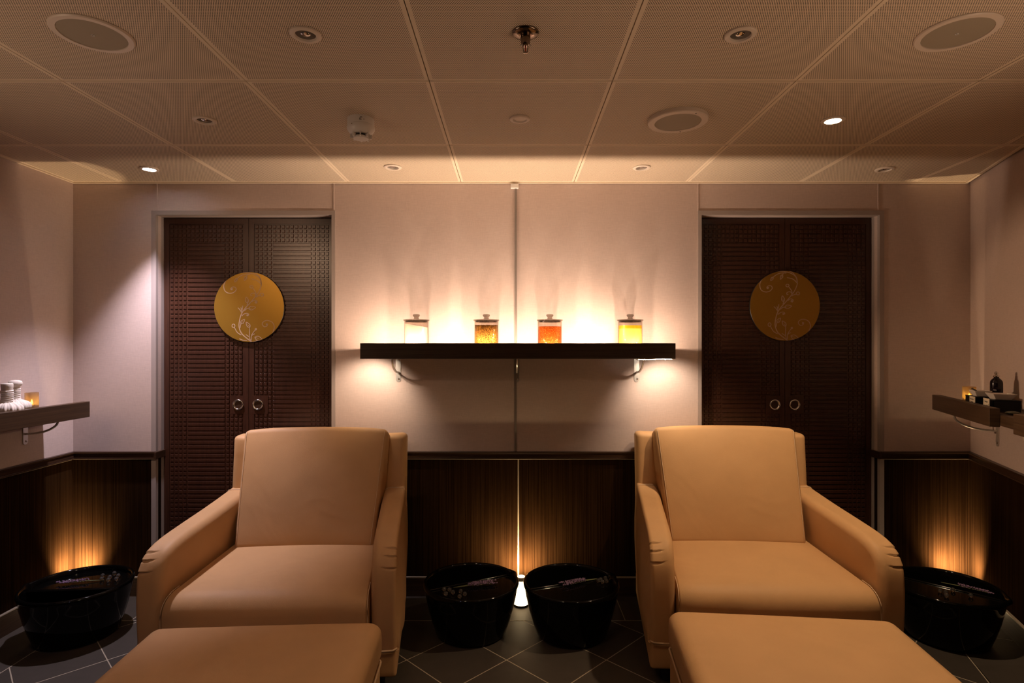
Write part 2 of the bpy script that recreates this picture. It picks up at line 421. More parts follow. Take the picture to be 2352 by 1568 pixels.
# ------------------------------------------------------------------ room shell
ZT = 2.26                                           # walls run up behind the ceiling edge
def wall_block(mb, x0, x1, y0, y1, z0, z1):
    zs = [z for z in (ZRAIL-.01,) if z0 < z < z1]
    cuts = [z0] + zs + [z1]
    for a, b in zip(cuts[:-1], cuts[1:]):
        mb.mi = 1 if b <= ZRAIL else 0
        mb.box(x0, x1, y0, y1, a, b)
b = MB()
for x0, x1 in ((XL-.02, FRL[0]), (FRL[1], FRR[0]), (FRR[1], XR+.02)): wall_block(b, x0, x1, D, D+.12, 0, ZT)
b.mi = 0
for f in (FRL, FRR): b.box(f[0], f[1], D, D+.12, ZDF, ZT)
struct(b.build('wall_back', [WALL, WAIN], smooth=False))
b = MB(); wall_block(b, XL-.1, XL, YF, D+.12, 0, ZT); struct(b.build('wall_left', [WALL, WAIN], smooth=False))
b = MB()
for mi, z0, z1 in ((1, 0, ZRAIL-.01), (0, ZRAIL-.01, ZT)):
    b.mi = mi
    b.obox((XR, D, 0), (-TS, -TC, 0), (TC, -TS, 0), (0,0,1), -.04, 6.1, 0, .1, z0, z1)
struct(b.build('wall_right', [WALL, WAIN], smooth=False))
b = MB(); wall_block(b, XL-.1, XR, YF-.1, YF, 0, ZT); struct(b.build('wall_front', [WALL, WAIN], smooth=False))

# wall panel joints (raised vertical beads above the doors)
b = MB()
for x in ((360-CX)/430, (767-CX)/430, (1603-CX)/430, (2017-CX)/430): b.box(x-.003, x+.003, D-.003, D, ZDF, 2.199)
struct(b.build('trim_1', WALL, smooth=False))

# chair rail
def rail(name, o, ax, ay, a, c):
    m = MB()
    for (p0, p1, z0, z1, mi) in ((0, .018, .738, .762, 0), (0, .023, .762, .770, 0), (0, .021, .731, .738, 0), (0, .012, .7275, .731, 1)):
        m.mi = mi; m.obox(o, ax, ay, (0,0,1), a, c, p0, p1, z0, z1)
    return m
def rail_build(m, name):
    o = m.build(name, [RAIL, BRIGHT], smooth=False); struct(o); return bev(o, .0015)
X = (1,0,0); YM = (0,-1,0)
m = rail('trim_2', (0, D, 0), X, YM, XL, DOOR_L[0]-.0)
m.mi = 0; m.box(DOOR_L[0]-.004, DOOR_L[0]+.010, D-.02, D+.075, .731, .768); rail_build(m, 'trim_2')
m = rail('trim_3', (0, D, 0), X, YM, DOOR_L[1], DOOR_R[0])
m.mi = 0
m.box(DOOR_L[1]-.010, DOOR_L[1]+.004, D-.02, D+.075, .731, .768); m.box(DOOR_R[0]-.004, DOOR_R[0]+.010, D-.02, D+.075, .731, .768); rail_build(m, 'trim_3')
m = rail('trim_4', (0, D, 0), X, YM, DOOR_R[1], XR)
m.mi = 0; m.box(DOOR_R[1]-.010, DOOR_R[1]+.004, D-.02, D+.075, .731, .768); rail_build(m, 'trim_4')
m = rail('trim_5', (XL, 0, 0), (0,1,0), (1,0,0), YF, D-.02); rail_build(m, 'trim_5')
m = rail('trim_6', (XR, D, 0), (-TS,-TC,0), (-TC,TS,0), .015, 6.0); rail_build(m, 'trim_6')

# skirting
def base(name, o, ax, ay, spans):
    m = MB()
    for a, c in spans:
        m.mi = 0; m.obox(o, ax, ay, (0,0,1), a, c, 0, .012, 0, .098)
        m.mi = 1; m.obox(o, ax, ay, (0,0,1), a, c, 0, .013, .098, .103)
    return struct(m.build(name, [RAIL, BRIGHT], smooth=False))
base('baseboard_back', (0,D,0), X, YM, ((XL+.012, FRL[0]), (FRL[1], FRR[0]), (FRR[1], XR-.015)))
base('baseboard_left', (XL,0,0), (0,1,0), (1,0,0), ((YF, D),))
base('baseboard_right', (XR,D,0), (-TS,-TC,0), (-TC,TS,0), ((0.005, 6.0),))
# vertical joint strip of the wainscot
xs = (1190.5-CX)/430
b = MB(); b.box(xs-.0035, xs+.0035, D-.003, D, .103, .731); struct(b.build('trim_7', BRIGHT, smooth=False))

# floor: diagonal field and straight border courses
b = MB()
def PR(s, w, z): return (XR - TS*s - TC*w, D - TC*s + TS*w, z)          # along / into the room from the right wall
yb = 2.79; xb = -2.087; wb = .258
k = (xb, yb, 0)
# right border inner edge meets back border inner edge
s1 = (D - yb + TS*wb)/TC
pr1 = PR(s1, wb, 0); pr2 = PR(5.9, wb, 0)
b.mi = 0; b.add([(xb, YF, 0), (pr2[0], YF, 0), (pr1[0], yb, 0), (xb, yb, 0)], [(0,1,2,3)])
b.mi = 1
b.quad((XL-.1, YF, 0), (xb, YF, 0), (xb, D+.2, 0), (XL-.1, D+.2, 0))
b.quad((xb, yb, 0), pr1, (XR+.3, D+.2, 0), (xb, D+.2, 0))
b.add([pr2, (pr2[0]+2.6, YF, 0), (XR+.3, D+.2, 0), pr1], [(0,1,2,3)])
b.mi = 2; g = .0021; zg = .0005
b.quad((xb-g, yb-g, zg), (pr1[0], yb-g, zg), (pr1[0], yb+g, zg), (xb-g, yb+g, zg))
b.quad((xb-g, YF, zg), (xb+g, YF, zg), (xb+g, D, zg), (xb-g, D, zg))
p, q, r_, s_ = PR(s1-.05, wb-g, zg), PR(s1-.05, wb+g, zg), PR(5.9, wb+g, zg), PR(5.9, wb-g, zg); b.quad(p, q, r_, s_)
for i in range(-4, 4):
    x = .55 + .6*i
    if xb < x < XR: b.quad((x-g, yb, zg), (x+g, yb, zg), (x+g, D, zg), (x-g, D, zg))
for i in range(12):
    y = 2.35 - .6*i; 
    if y > YF: b.quad((XL, y-g, zg), (xb, y-g, zg), (xb, y+g, zg), (XL, y+g, zg))
for i in range(9):
    s0 = .50 + .6*i
    b.quad(PR(s0-g, 0, zg), PR(s0-g, wb, zg), PR(s0+g, wb, zg), PR(s0+g, 0, zg))
b.mi = 1; b.quad((XL-.1, YF-.1, -.002), (XR+.4, YF-.1, -.002), (XR+.4, D+.25, -.002), (XL-.1, D+.25, -.002))
struct(b.build('floor', [FLOORD, FLOORB, GROUT], smooth=False))

# ceiling: separate metal panels below a dark deck
b = MB(); b.mi = 2
b.box(XL-.1, XR+.4, YF-.1, D+.12, 2.235, 2.26)
XG = [-.2715 + .6012*i for i in range(-4, 5)]; XG[0] = XL + .012
YG = [-2.358 + .606*i for i in range(0, 9)] ; YG = [YF] + YG + [3.058]
def wallx(y): return XR - TS/TC*(D - y) - .03
gx = .0016; gy = .0026
for i in range(len(XG)):
    x0 = XG[i] + gx; x1 = (XG[i+1] if i+1 < len(XG) else XG[i]+.6) - gx
    for j in range(len(YG)-1):
        y0 = YG[j] + gy; y1 = YG[j+1] - gy
        if y1 - y0 < .02: continue
        bx, by = .0115, .0095
        def clip(x, y): return min(x, wallx(y))
        if x0 > wallx(y1): continue
        def Q(a, c, e, f, z=ZCEIL):
            P4 = [(clip(a,e), e, z), (clip(c,e), e, z), (clip(c,f), f, z), (clip(a,f), f, z)]
            if abs(P4[0][0]-P4[1][0]) + abs(P4[2][0]-P4[3][0]) > 1e-5: b.quad(*P4[::-1])
        b.mi = 0; Q(x0+bx, x1-bx, y0+by, y1-by)
        b.mi = 1
        Q(x0, x0+bx, y0, y1); Q(x1-bx, x1, y0, y1); Q(x0+bx, x1-bx, y0, y0+by); Q(x0+bx, x1-bx, y1-by, y1)
        for (xa, ya, xc, yc) in ((x0,y0,x0,y1), (x1,y1,x1,y0), (x1,y0,x0,y0), (x0,y1,x1,y1)):
            b.quad((clip(xa,ya), ya, ZCEIL), (clip(xc,yc), yc, ZCEIL), (clip(xc,yc), yc, 2.235), (clip(xa,ya), ya, 2.235))
struct(b.build('ceiling', [CEILP, CEIL, DARKGAP], smooth=False))
# ceiling edge trims
b = MB(); b.box(XL+.004, XR-.02, 3.056, 3.066, ZCEIL-.006, 2.235); struct(b.build('trim_8', CEIL, smooth=False))
b = MB(); b.box(XL+.001, XL+.012, YF, 3.056, ZCEIL-.006, 2.235); struct(b.build('trim_9', CEIL, smooth=False))
b = MB(); b.obox((XR, D, 0), (-TS,-TC,0), (-TC,TS,0), (0,0,1), .03, 6.0, .018, .031, ZCEIL-.006, 2.235); struct(b.build('trim_10', CEIL, smooth=False))

# ------------------------------------------------------------------ doors
def door(idx, fr, op, seam):
    b = MB()
    # frame face
    b.mi = 0
    b.box(fr[0], op[0], D-.004, D+.016, 0, ZDF); b.box(op[1], fr[1], D-.004, D+.016, 0, ZDF); b.box(op[0], op[1], D-.004, D+.016, ZDI, ZDF)
    # wall thickness strip (papered above the rail, veneer below), then inner metal strip
    for (xa, xc) in ((fr[0], op[0]), (op[1], fr[1])):
        b.mi = 1; b.box(xa, xc, D+.016, D+.042, ZRAIL-.01, ZDF)
        b.mi = 2; b.box(xa, xc, D+.016, D+.042, 0, ZRAIL-.01)
        b.mi = 0; b.box(xa, xc, D+.042, D+.12, 0, ZDF)
    b.mi = 1; b.box(op[0], op[1], D+.016, D+.042, ZDI, ZDF)
    b.mi = 0; b.box(op[0], op[1], D+.042, D+.12, ZDI, ZDF)
    root = struct(b.build('door_%d' % idx, [FRAMEM, WALL, WAIN], smooth=False))
    gap = .0012
    for side, (xa, xc) in ((-1, (op[0]+.002, seam-gap)), (1, (seam+gap, op[1]-.002))):
        m = MB(); z0, z1 = .008, ZDI-.003
        m.box(xa, xc, YD, YD+.035, z0, z1)
        w = xc - xa; st = .031
        cols = 17; pitch = (w - 2*st)/cols; rp = .0245
        ztop = z1 - .034; rows = int((ztop - z0 - .03)/rp)
        gp = .0062; h = .0045; c = .0022
        hx = (xc - .055) if side < 0 else (xa + .050); hz = ZC - (929-HY)*YD/F
        px0, px1 = (xc-st-3*pitch, xc) if side < 0 else (xa, xa+st+3*pitch)
        for r in range(rows):
            za = ztop - (r+1)*rp + gp/2; zb = ztop - r*rp - gp/2
            plate = abs((za+zb)/2 - hz) < .047
            def pad(k0, k1):
                p0 = xa + st + k0*pitch + gp/2; p1 = xa + st + k1*pitch - gp/2
                if plate and p1 > px0 and p0 < px1: return
                m.pad(p0, p1, YD, za, zb, h, c)
            for k in list(range(4)) + list(range(13, 17)): pad(k, k+1)
            if r < 4:
                for k in range(4, 13): pad(k, k+1)
            else: pad(4, 13)
        m.box(px0, px1, YD-.0045, YD, hz-.050, hz+.050)
        m.box(xa, xa+st-.003, YD-.004, YD, z0, z1); m.box(xc-st+.003, xc, YD-.004, YD, z0, z1)
        m.box(xa+st-.003, xc-st+.003, YD-.004, YD, z1-.031, z1); m.box(xa+st-.003, xc-st+.003, YD-.004, YD, z0, z0+.03)
        lf = m.build('door_leaf', DOORW, root, smooth=False)
        # round recessed chrome pull
        m = MB(); ring = [(.0245,0), (.0285,.001), (.0300,.004), (.0285,.0075), (.0255,.0085), (.0225,.0070), (.0205,.004), (.0195,.001), (.0, .001)]
        m.lathe([(r, z) for r, z in ring], 40)
        hd = m.build('door_pull', CHROME, lf); hd['label'] = 'round chrome finger pull'
        hd.location = (hx, YD-.0045, hz); hd.rotation_euler = (PI/2, 0, 0)
        m = MB(); m.lathe([(0, .0022), (.0203, .0022)], 40)
        cp = m.build('pull_cup', RAIL, lf); cp.location = (hx, YD-.0045, hz); cp.rotation_euler = (PI/2, 0, 0)
    return root
door(1, FRL, DOOR_L, (572-CX)*YD/F)
door(2, FRR, DOOR_R, (1802-CX)*YD/F)

# gold medallions with a printed vine
def catmull(P, n=8):
    P = [Vector(p) for p in P]; out = []
    for i in range(len(P)-1):
        p0 = P[max(i-1,0)]; p1 = P[i]; p2 = P[i+1]; p3 = P[min(i+2, len(P)-1)]
        for k in range(n):
            t = k/n
            out.append(.5*((2*p1) + (p2-p0)*t + (2*p0-5*p1+4*p2-p3)*t*t + (3*p1-p0-3*p2+p3)*t*t*t))
    out.append(P[-1]); return out
STROKES = [
 [(565,815),(500,765),(455,720),(432,655),(438,590),(455,530),(490,475),(540,420),(590,360),(630,305),(655,240),(650,180),(615,130),(575,106)],
 [(658,240),(643,170),(590,130),(520,112),(445,112)], [(545,126),(480,130),(430,155),(408,178)], [(652,225),(615,190),(553,173)],
 [(300,187),(278,240),(290,295),(330,318),(375,312),(402,285),(395,260),(370,255),(350,268),(352,284),(366,284)],
 [(515,133),(503,150)], [(603,345),(600,310),(572,268)],
 [(600,350),(597,325),(575,316),(553,325),(551,342),(566,344)], [(600,358),(625,345),(648,340)],
 [(512,440),(520,415)], [(560,405),(590,388),(614,400),(606,420),(588,412)], [(485,495),(510,475),(532,472)],
 [(460,515),(440,485),(420,465)], [(458,500),(456,480),(450,462)], [(458,500),(466,470),(469,443)],
 [(458,548),(490,525),(520,523),(530,538),(512,545)], [(443,668),(447,640),(455,622)], [(455,740),(415,715),(385,663)],
 [(537,750),(538,700),(538,668)], [(556,795),(560,740),(598,685)], [(545,765),(520,750),(500,735)], [(556,752),(570,738),(590,728)],
 [(565,815),(545,790),(535,745)], [(435,778),(470,792),(515,798)],
 [(770,720),(788,665),(770,615),(720,593),(680,605),(666,630),(685,655),(712,650),(720,630),(706,624)],
 [(570,812),(610,800),(655,790)]]
LEAVES = [((412,168),(388,205)), ((506,145),(486,190)), ((518,418),(505,358)), ((528,474),(598,461)), ((450,628),(487,582)), ((541,665),(505,612)), ((590,762),(668,790))]
LOOPS = [(557,254,16,13), (376,648,15,18), (662,333,17,15)]
DOTS = [(601,682,11), (600,408,9), (713,633,9), (516,541,9), (362,276,8)]
def vine_mesh(R):
    m = MB(); k = R/355.0; t = .0010
    def P(p): return ((p[0]-532)*k, (458-p[1])*k)
    def ribbon(pts, w0, w1):
        pts = [Vector(P(p)) for p in pts]; n = len(pts); vs = []; fs = []
        for i, p in enumerate(pts):
            d = pts[min(i+1, n-1)] - pts[max(i-1, 0)]
            d = Vector((-d.y, d.x)); d = d.normalized() if d.length > 0 else d
            w = (w0 + (w1-w0)*i/max(1, n-1))*k/2
            a = p + d*w; c = p - d*w
            for q in (a, c):
                if q.length > R*.992: q *= R*.992/q.length
            vs += [(a.x, -t, a.y), (c.x, -t, c.y), (a.x, 0, a.y), (c.x, 0, c.y)]
        for i in range(n-1):
            o = 4*i
            fs += [(o, o+4, o+5, o+1), (o, o+2, o+6, o+4), (o+1, o+5, o+7, o+3)]
        m.add(vs, fs)
    for i, s in enumerate(STROKES): ribbon([tuple(v) for v in catmull(s)], 10 if i == 0 else 8, 6.5)
    for a, c in LEAVES:
        a = Vector(a); c = Vector(c); d = c - a; n = Vector((-d.y, d.x))*.24
        loop = [a, a+d*.3+n, a+d*.65+n*.8, c, a+d*.65-n*.8, a+d*.3-n, a]
        ribbon([tuple(v) for v in catmull(loop, 6)], 6.5, 6.5); ribbon([tuple(a), tuple(a+d*.6)], 6, 2)
    for x, y, rx, ry in LOOPS: ribbon([(x+rx*math.cos(q*PI/10), y+ry*math.sin(q*PI/10)) for q in range(21)], 7, 7)
    for x, y, r in DOTS: ribbon([(x+r*.5*math.cos(q*PI/8), y+r*.5*math.sin(q*PI/8)) for q in range(17)], r*1.1, r*1.1)
    return m
VM = None
for (px, py, lab) in ((572, 705, 'round gold medallion with a pale vine on the reddish left door'), (1803, 702, 'round gold medallion with a pale vine on the dark right door')):
    y = YD - .005; R = .191
    x = (px-CX)*(y-.012)/F; z = ZC - (py-HY)*(y-.012)/F
    o = thing('door_medallion', lab, 'medallion', (x, y, z))
    m = MB(); m.mi = 0; m.lathe([(0, .012), (R-.0015, .012)], 96); m.mi = 1; m.lathe([(R-.0015, .012), (R, .0105), (R, 0)], 96)
    d = m.build('disc', [GOLD, GOLDE], o, angle=40); d.rotation_euler = (PI/2, 0, 0)
    if VM is None: v = vine_mesh(R).build('vine_motif', VINE, o, smooth=False); VM = v
    else: v = VM.copy(); COL.objects.link(v); v.parent = o
    v.location = (0, -.0121, 0); v['label'] = 'pale curling vine with leaves and buds'

# ------------------------------------------------------------------ brackets
def bracket(parent, depth, drop, rodz, loc, rz):
    """wall bracket: plate on the wall (local y = 0), curved brace out to local y = -depth; top at local z = 0"""
    m = MB(); w = .0135
    prof = [(-w, 0), (w, 0), (w, -drop+w)] + [(w*math.cos(a), -drop+w-w*math.sin(a)) for a in [PI*i/10 for i in range(1, 10)]] + [(-w, -drop+w)]
    n = len(prof); vs = [(x, -.0035, z) for x, z in prof] + [(x, -.0002, z) for x, z in prof]
    m.add(vs, [tuple(range(n))[::-1], tuple(range(n, 2*n))] + [(i, (i+1) % n, n+(i+1) % n, n+i) for i in range(n)])
    m.box(-w, w, -depth-.01, 0, -.0042, -.0006)
    path = [(0, -depth, -.004), (0, -depth, -.02)]
    R1 = depth - .004; zc = -.02
    for i in range(1, 13):
        a = PI/2*i/12
        path.append((0, -depth + R1*(1-math.cos(a)), zc - (rodz-.02)*math.sin(a)))
    m.tube(path, .0052, 10)
    o = m.build('bracket', SATIN, parent, angle=35)
    o.location = loc; o.rotation_euler = (0, 0, rz)
    for z in (-.03, -drop+.016):
        s = MB(); s.lathe([(0, .0032), (.003, .003), (.0046, .0015), (.005, 0)], 16)
        q = s.build('screw', CHROME, o); q.location = (.003, -.0036, z); q.rotation_euler = (PI/2, 0, 0)
    return o

# ------------------------------------------------------------------ centre shelf
SY = 2.82
sh = thing('wall_shelf', 'long dark wooden shelf on the back wall carrying four glass jars', 'shelf', (0.03, D, 1.27))
x0 = (827-CX)*SY/F - .03; x1 = (1552-CX)*SY/F - .03
m = MB(); m.box(x0, x1, SY-D, SY-D+.031, 0, .0765); bev(m.build('fascia_board', SHELFD, sh, smooth=False), .0015)
m = MB(); m.box(x0+.001, x1-.001, SY-D+.031, -.0005, .020, .050); m.build('shelf_board', SHELFD, sh, smooth=False)
YL = 2.8535 - D
m = MB(); m.box(x0+.02, x1-.02, YL-.0015, YL+.006, .050, .0515); m.build('led_strip', WHITEP, sh, smooth=False)
NLED = 22
for i in range(NLED):
    x = x0 + .05 + (x1-x0-.1)*i/(NLED-1)
    m = MB(); m.box(x-.0015, x+.0015, YL+.0005, YL+.0035, .0515, .0525); m.build('led_diode', LED_WARM, sh, smooth=False)
# strips hanging under both ends
for sgn, zz in ((-1, .0155), (1, -.004)):
    m = MB()
    xa, xc = (x0+.012, x0+.150) if sgn < 0 else (x1-.175, x1-.006)
    pts = []
    for i in range(13):
        t = i/12; pts.append((xa+(xc-xa)*t, SY-D+.045, zz - (.002*math.sin(PI*2*t) if sgn > 0 else 0)))
    m.tube(pts, .0012, 8)
    m.build('led_strip', LED_END if sgn > 0 else WHITEP, sh)
    for t in (.2, .5, .8):
        m2 = MB(); m2.ball((xa+(xc-xa)*t, SY-D+.042, zz-.001), .0021); m2.build('led_diode', DLWHITE, sh)
for px in (915, 1187, 1462):
    bracket(sh, .16, .150 if px != 1187 else .152, .098, ((px-CX)/430-.03, 0, .020), 0)

# jars
def jar(px, label, contents, fill, mats, jig=None):
    x = (px-CX)*2.95/F
    o = thing('apothecary_jar', label, 'jar', (x, 2.955, 1.3201), 0, 'glass jars on the lit shelf')
    m = MB(); m.lathe([(0,.0), (.060,.0), (.0615,.003), (.0615,.136), (.0625,.1395), (.0615,.142), (.0595,.1395), (.0592,.006), (0,.006)], 64)
    m.build('jar_body', GLASS, o, angle=50)
    m = MB(); m.lathe([(0,.1425), (.066,.1425), (.0672,.1445), (.066,.147), (.052,.1485), (.016,.151), (.0125,.154), (.0115,.160), (.016,.164), (.0185,.168), (.0180,.173), (.012,.1755), (0,.1755)], 64)
    m.lathe([(.056,.1425), (.0555,.134), (.0535,.134), (.053,.1425)], 64)
    m.build('lid', GLASSL, o, angle=50)
    m = MB()
    n = 10; seg = 64
    prof = [(0, .0065), (.0585, .0065)] + [(.0585, .0065+(fill-.0065)*i/n) for i in range(1, n+1)] + [(.045, fill), (.03, fill), (.015, fill), (0, fill)]
    m.lathe(prof, seg, jig=jig)
    c = m.build('contents', mats[0], o, angle=60)
    if len(mats) > 1:
        m = MB(); m.lathe([(.0587, fill-.016), (.0588, fill), (.0, fill+.0005)], seg); c['label'] = contents
        m.build('oil_surface', mats[1], o, angle=50)
    c['label'] = contents
    return o
rng = random.Random(3)
def jsalt(a, k):
    if k < 11: return (0, 0)
    rr = [.0585, .045, .03, .015, 0][k-11] if k-11 < 5 else 0
    return (0, -.010*rr/.0585*math.cos(a) + rng.uniform(-.0012, .0012))
def jherb(a, k):
    if k < 11: return (0, 0)
    return (0, rng.uniform(-.004, .002) if k < 15 else 0)
jar(956, 'glass jar of white salts, leftmost on the shelf', 'white salts', .117, [SALT], jsalt)
jar(1117, 'glass jar of amber and brown dried herbs', 'amber dried herbs', .119, [HERB], jherb)
jar(1263, 'glass jar of red orange crystals', 'red orange crystals', .112, [CRYST])
jar(1448, 'glass jar of yellow oil, rightmost on the shelf', 'yellow oil', .117, [OIL, OILT])

# cable cover down the middle of the wall and its little box
xc = (1184.5-CX)/430
o = thing('cable_cover', 'thin cable cover running down the wall behind the shelf', 'cable cover', (xc, D, ZRAIL))
m = MB(); m.box(-.0055, .0055, -.008, -.0002, 0.002, 1.405); bev(m.build('channel', CHANNEL, o, smooth=False), .001)
m = MB(); m.rbox(.021, .011, .012, .002, lambda x, y, z: (x-.006, y-.0115, z+1.412)); m.build('junction_box', WHITEP, o)

# ------------------------------------------------------------------ side shelves
# left
ls = thing('wall_shelf', 'brown wooden shelf on the left wall with candle and cloth bundles', 'shelf', (XL, 2.87, .979))
m = MB(); m.box(.200, .236, -2.4, 0, 0, .0775); bev(m.build('fascia_board', SHELFW, ls, smooth=False), .0015)
m = MB(); m.box(.001, .200, -2.4, -.001, .016, .050); m.build('shelf_board', SHELFW, ls, smooth=False)
bracket(ls, .16, .136, .085, (.0005, 2.765-2.87, .0158), -PI/2).rotation_euler = (0, 0, PI/2)
bracket(ls, .16, .136, .085, (.0005, 1.9-2.87, .0158), PI/2)
LZ = .979 + .0501
# right (local +x runs towards the wall, local -y along the wall towards the viewer)
RZ = math.atan2(-TS, TC)
RS = (2.186, 2.99, 1.003)
rs = thing('wall_shelf', 'brown notched wooden shelf on the right wall with bottle and dishes', 'shelf', RS, RZ)
WW = .2205
m = MB(); m.box(0, .036, -.671, 0, 0, .0765); bev(m.build('fascia_board', SHELFW, rs, smooth=False), .0015)
m = MB(); m.box(0, .036, -2.8, -.873, 0, .0765); bev(m.build('fascia_board', SHELFW, rs, smooth=False), .0015)
m = MB(); m.box(.036, WW-.001, -2.8, -.001, .006, .0495); m.build('shelf_board', SHELFW, rs, smooth=False)
def wallpos(d):
    return d
for dist, in ((2.897,), (2.25,)):
    s_ = (2.99 - dist)/TC
    bracket(rs, .175, .158, .085, (WW-.0005, -s_-.06, .0058), -PI/2)
TZ = 1.003 + .0496
def RP(w, s, z=TZ): return (RS[0] - TS*s + TC*w, RS[1] - TC*s - TS*w, z)

# votive candles
def candle(loc, label):
    o = thing('votive_candle', label, 'candle', loc, 0, 'votive candles on the side shelves')
    m = MB(); m.lathe([(0,0), (.0265,0), (.027,.002), (.0272,.083), (.0255,.083), (.0253,.004), (0,.004)], 40); m.build('votive_glass', FROST, o, angle=50)
    m = MB(); m.lathe([(0,.0045), (.019,.0045), (.0192,.027), (0,.0275)], 28); m.build('tea_light', PAPER, o, angle=50)
    m = MB(); m.lathe([(0,.028), (.0036,.031), (.0042,.0365), (.0024,.044), (0,.050)], 14); m.build('flame', FLAME, o)
    return o
CL = ((73-CX)*2.73/F, 2.73, LZ); CR = RP(.10, .175)
candle(CL, 'frosted glass votive candle glowing on the left wall shelf')
candle(CR, 'frosted glass votive candle glowing on the right wall shelf')

# herbal compress balls
def compress(loc, rz, knob, label):
    o = thing('herbal_compress', label, 'massage compress', loc, rz, 'cloth compress balls on the left shelf')
    m = MB(); n = 14
    def jig(a, k):
        f = .0022*math.sin(13*a) + .0014*math.sin(29*a+1)
        return (f*min(1, k/3)*(1 if k < 12 else .6), 0)
    R = .056
    prof = [(0, 0), (.036, .001)] + [(R*math.sin(th)**.8, .031 - .031*math.cos(th)) for th in [PI*(.28+.60*i/9) for i in range(10)]] + [(.021, .063), (.0185, .066)]
    m.lathe(prof, 120, jig=jig); m.build('ball', COTTON, o)
    m = MB(); m.lathe([(.0185,.060), (.0200,.070), (.0205,.120), (.0212,.124), (.0216,.130), (.0216,.140), (.0195,.1435), (0,.1445)] if not knob else
                      [(.0165,.060), (.0170,.070), (.0160,.118), (.0185,.122), (.0245,.127), (.0262,.136), (.0235,.145), (.013,.150), (0,.151)], 40)
    m.build('handle', COTTON, o)
    m = MB()
    for i in range(7):
        z = .068 + .0072*i; r = .0208 if not knob else .0175
        m.tube([(r*math.cos(a), r*math.sin(a), z + .002*math.sin(a+i)) for a in [2*PI*q/24 for q in range(25)]], .0029, 6)
    m.build('cord_wrap', CORD, o)
    return o
compress(((16-CX)*2.485/F, 2.485, LZ), .3, False, 'white cloth compress ball with flat topped corded handle')
compress(((37-CX)*2.600/F-.004, 2.600, LZ), 1.1, True, 'white cloth compress ball with knob topped handle, beside the candle')

# black boxes, dishes, bottle, cards, stone on the right shelf
def blackbox(w0, w1, s0, s1, h, label):
    o = thing('display_box', label, 'box', RP((w0+w1)/2, (s0+s1)/2), RZ, 'black boxes on the right shelf')
    m = MB(); hx = (w1-w0)/2; hy = (s1-s0)/2
    m.box(-hx, hx, -hy, hy, 0, h); bev(m.build('box_body', BOXB, o, smooth=False), .002)
    m = MB(); m.box(-hx-.0015, hx+.0015, -hy-.0015, hy+.0015, h, h+.003); bev(m.build('box_lid', BOXB, o, smooth=False), .001)
    return o
blackbox(.046, .172, .29, .40, .0485, 'far black box under the small dish and the bottle')
blackbox(.068, .164, .425, .525, .0455, 'near black box under the wide white dish')
def dish(w, s, z, half, label):
    o = MB(); b0 = half*.66; h = .026; t = .004
    def ring(a, zz): return [(-a,-a,zz), (a,-a,zz), (a,a,zz), (-a,a,zz)]
    vs = ring(b0, 0) + ring(half, h) + ring(half-t, h) + ring(b0-t*.6, .005)
    fs = [(3,2,1,0)] + [(i, (i+1) % 4, 4+(i+1) % 4, 4+i) for i in range(4)] + [(4+i, 4+(i+1) % 4, 8+(i+1) % 4, 8+i) for i in range(4)] + [(8+i, 8+(i+1) % 4, 12+(i+1) % 4, 12+i) for i in range(4)] + [(12,13,14,15)]
    o.add(vs, fs); q = o.build('square_dish', PORC, smooth=False); q.location = RP(w, s, z); q.rotation_euler = (0,0,RZ); bev(q, .002, 3)
    tag(q, label, 'dish', 'white dishes on the black boxes'); return q
dish(.083, .350, TZ+.0516, .034, 'small white square dish holding a dark spoon')
dish(.112, .475, TZ+.0486, .043, 'wide white square dish on the near black box')
m = MB(); m.tube([(-.014,.003,.008), (-.004,.002,.014), (.012,0,.0245), (.028,-.002,.034)][::-1], [.0035,.003,.0028,.004], 8); m.ball((-.015,.003,.0075), .006, 1, .8, .35)
q = m.build('spoon', BLACKP); q.location = RP(.078, .352, TZ+.0516); q.rotation_euler = (0, 0, RZ+PI*.93); tag(q, 'small dark spoon resting in the small white dish', 'spoon')
bt = thing('bottle', 'dark bottle with a silver cap standing on the far black box', 'bottle', RP(.142, .352, TZ+.0517), RZ)
m = MB(); m.lathe([(0,0), (.022,0), (.0235,.002), (.0235,.060), (.0222,.069), (.0175,.077), (.012,.082), (.0098,.085), (.0095,.089), (0,.089)], 40); m.build('bottle_body', BOTTLE, bt, angle=50)
m = MB(); m.lathe([(0,.0892), (.0125,.0892), (.013,.094), (.0105,.0955), (.006,.097), (.0055,.0995), (.0078,.1035), (.0070,.109), (.003,.113), (0,.114)], 28); m.build('bottle_cap', CHROME, bt, angle=50)
def text_mesh(body, size):
    cu = bpy.data.curves.new('text', 'FONT'); cu.body = body; cu.size = size; cu.extrude = .0002; cu.align_x = 'CENTER'
    ob = bpy.data.objects.new('text', cu); COL.objects.link(ob); bpy.context.view_layer.update()
    me = bpy.data.meshes.new_from_object(ob.evaluated_get(bpy.context.evaluated_depsgraph_get()))
    bpy.data.objects.remove(ob); return me
me = text_mesh('MIS', .0085); me.materials.append(TEXTM)
for v in me.vertices:                                  # wrap round the glass
    x, y, z = v.co; a = -PI/2 - .62 + x/.0235; r = .0236 + z
    v.co = (r*math.cos(a), r*math.sin(a), y + .027)
q = bpy.data.objects.new('label_print', me); COL.objects.link(q); q.parent = bt
def scribble(pts, o, name='handwriting'):
    m = MB()
    for s in pts: m.tube([(x, -.0012, z) for x, z in [(v.x, v.y) for v in catmull(s, 5)]], .00042, 5)
    m.build(name, INK, o)
def card(s, label, h, words):
    o = thing('name_card', label, 'card', RP(.0405, s), RZ - PI/2, 'handwritten cards on the right shelf')
    m = MB(); m.box(-.030, .030, -.0005, .0005, 0, h); m.build('card_sheet', PAPER, o, smooth=False); scribble(words, o)
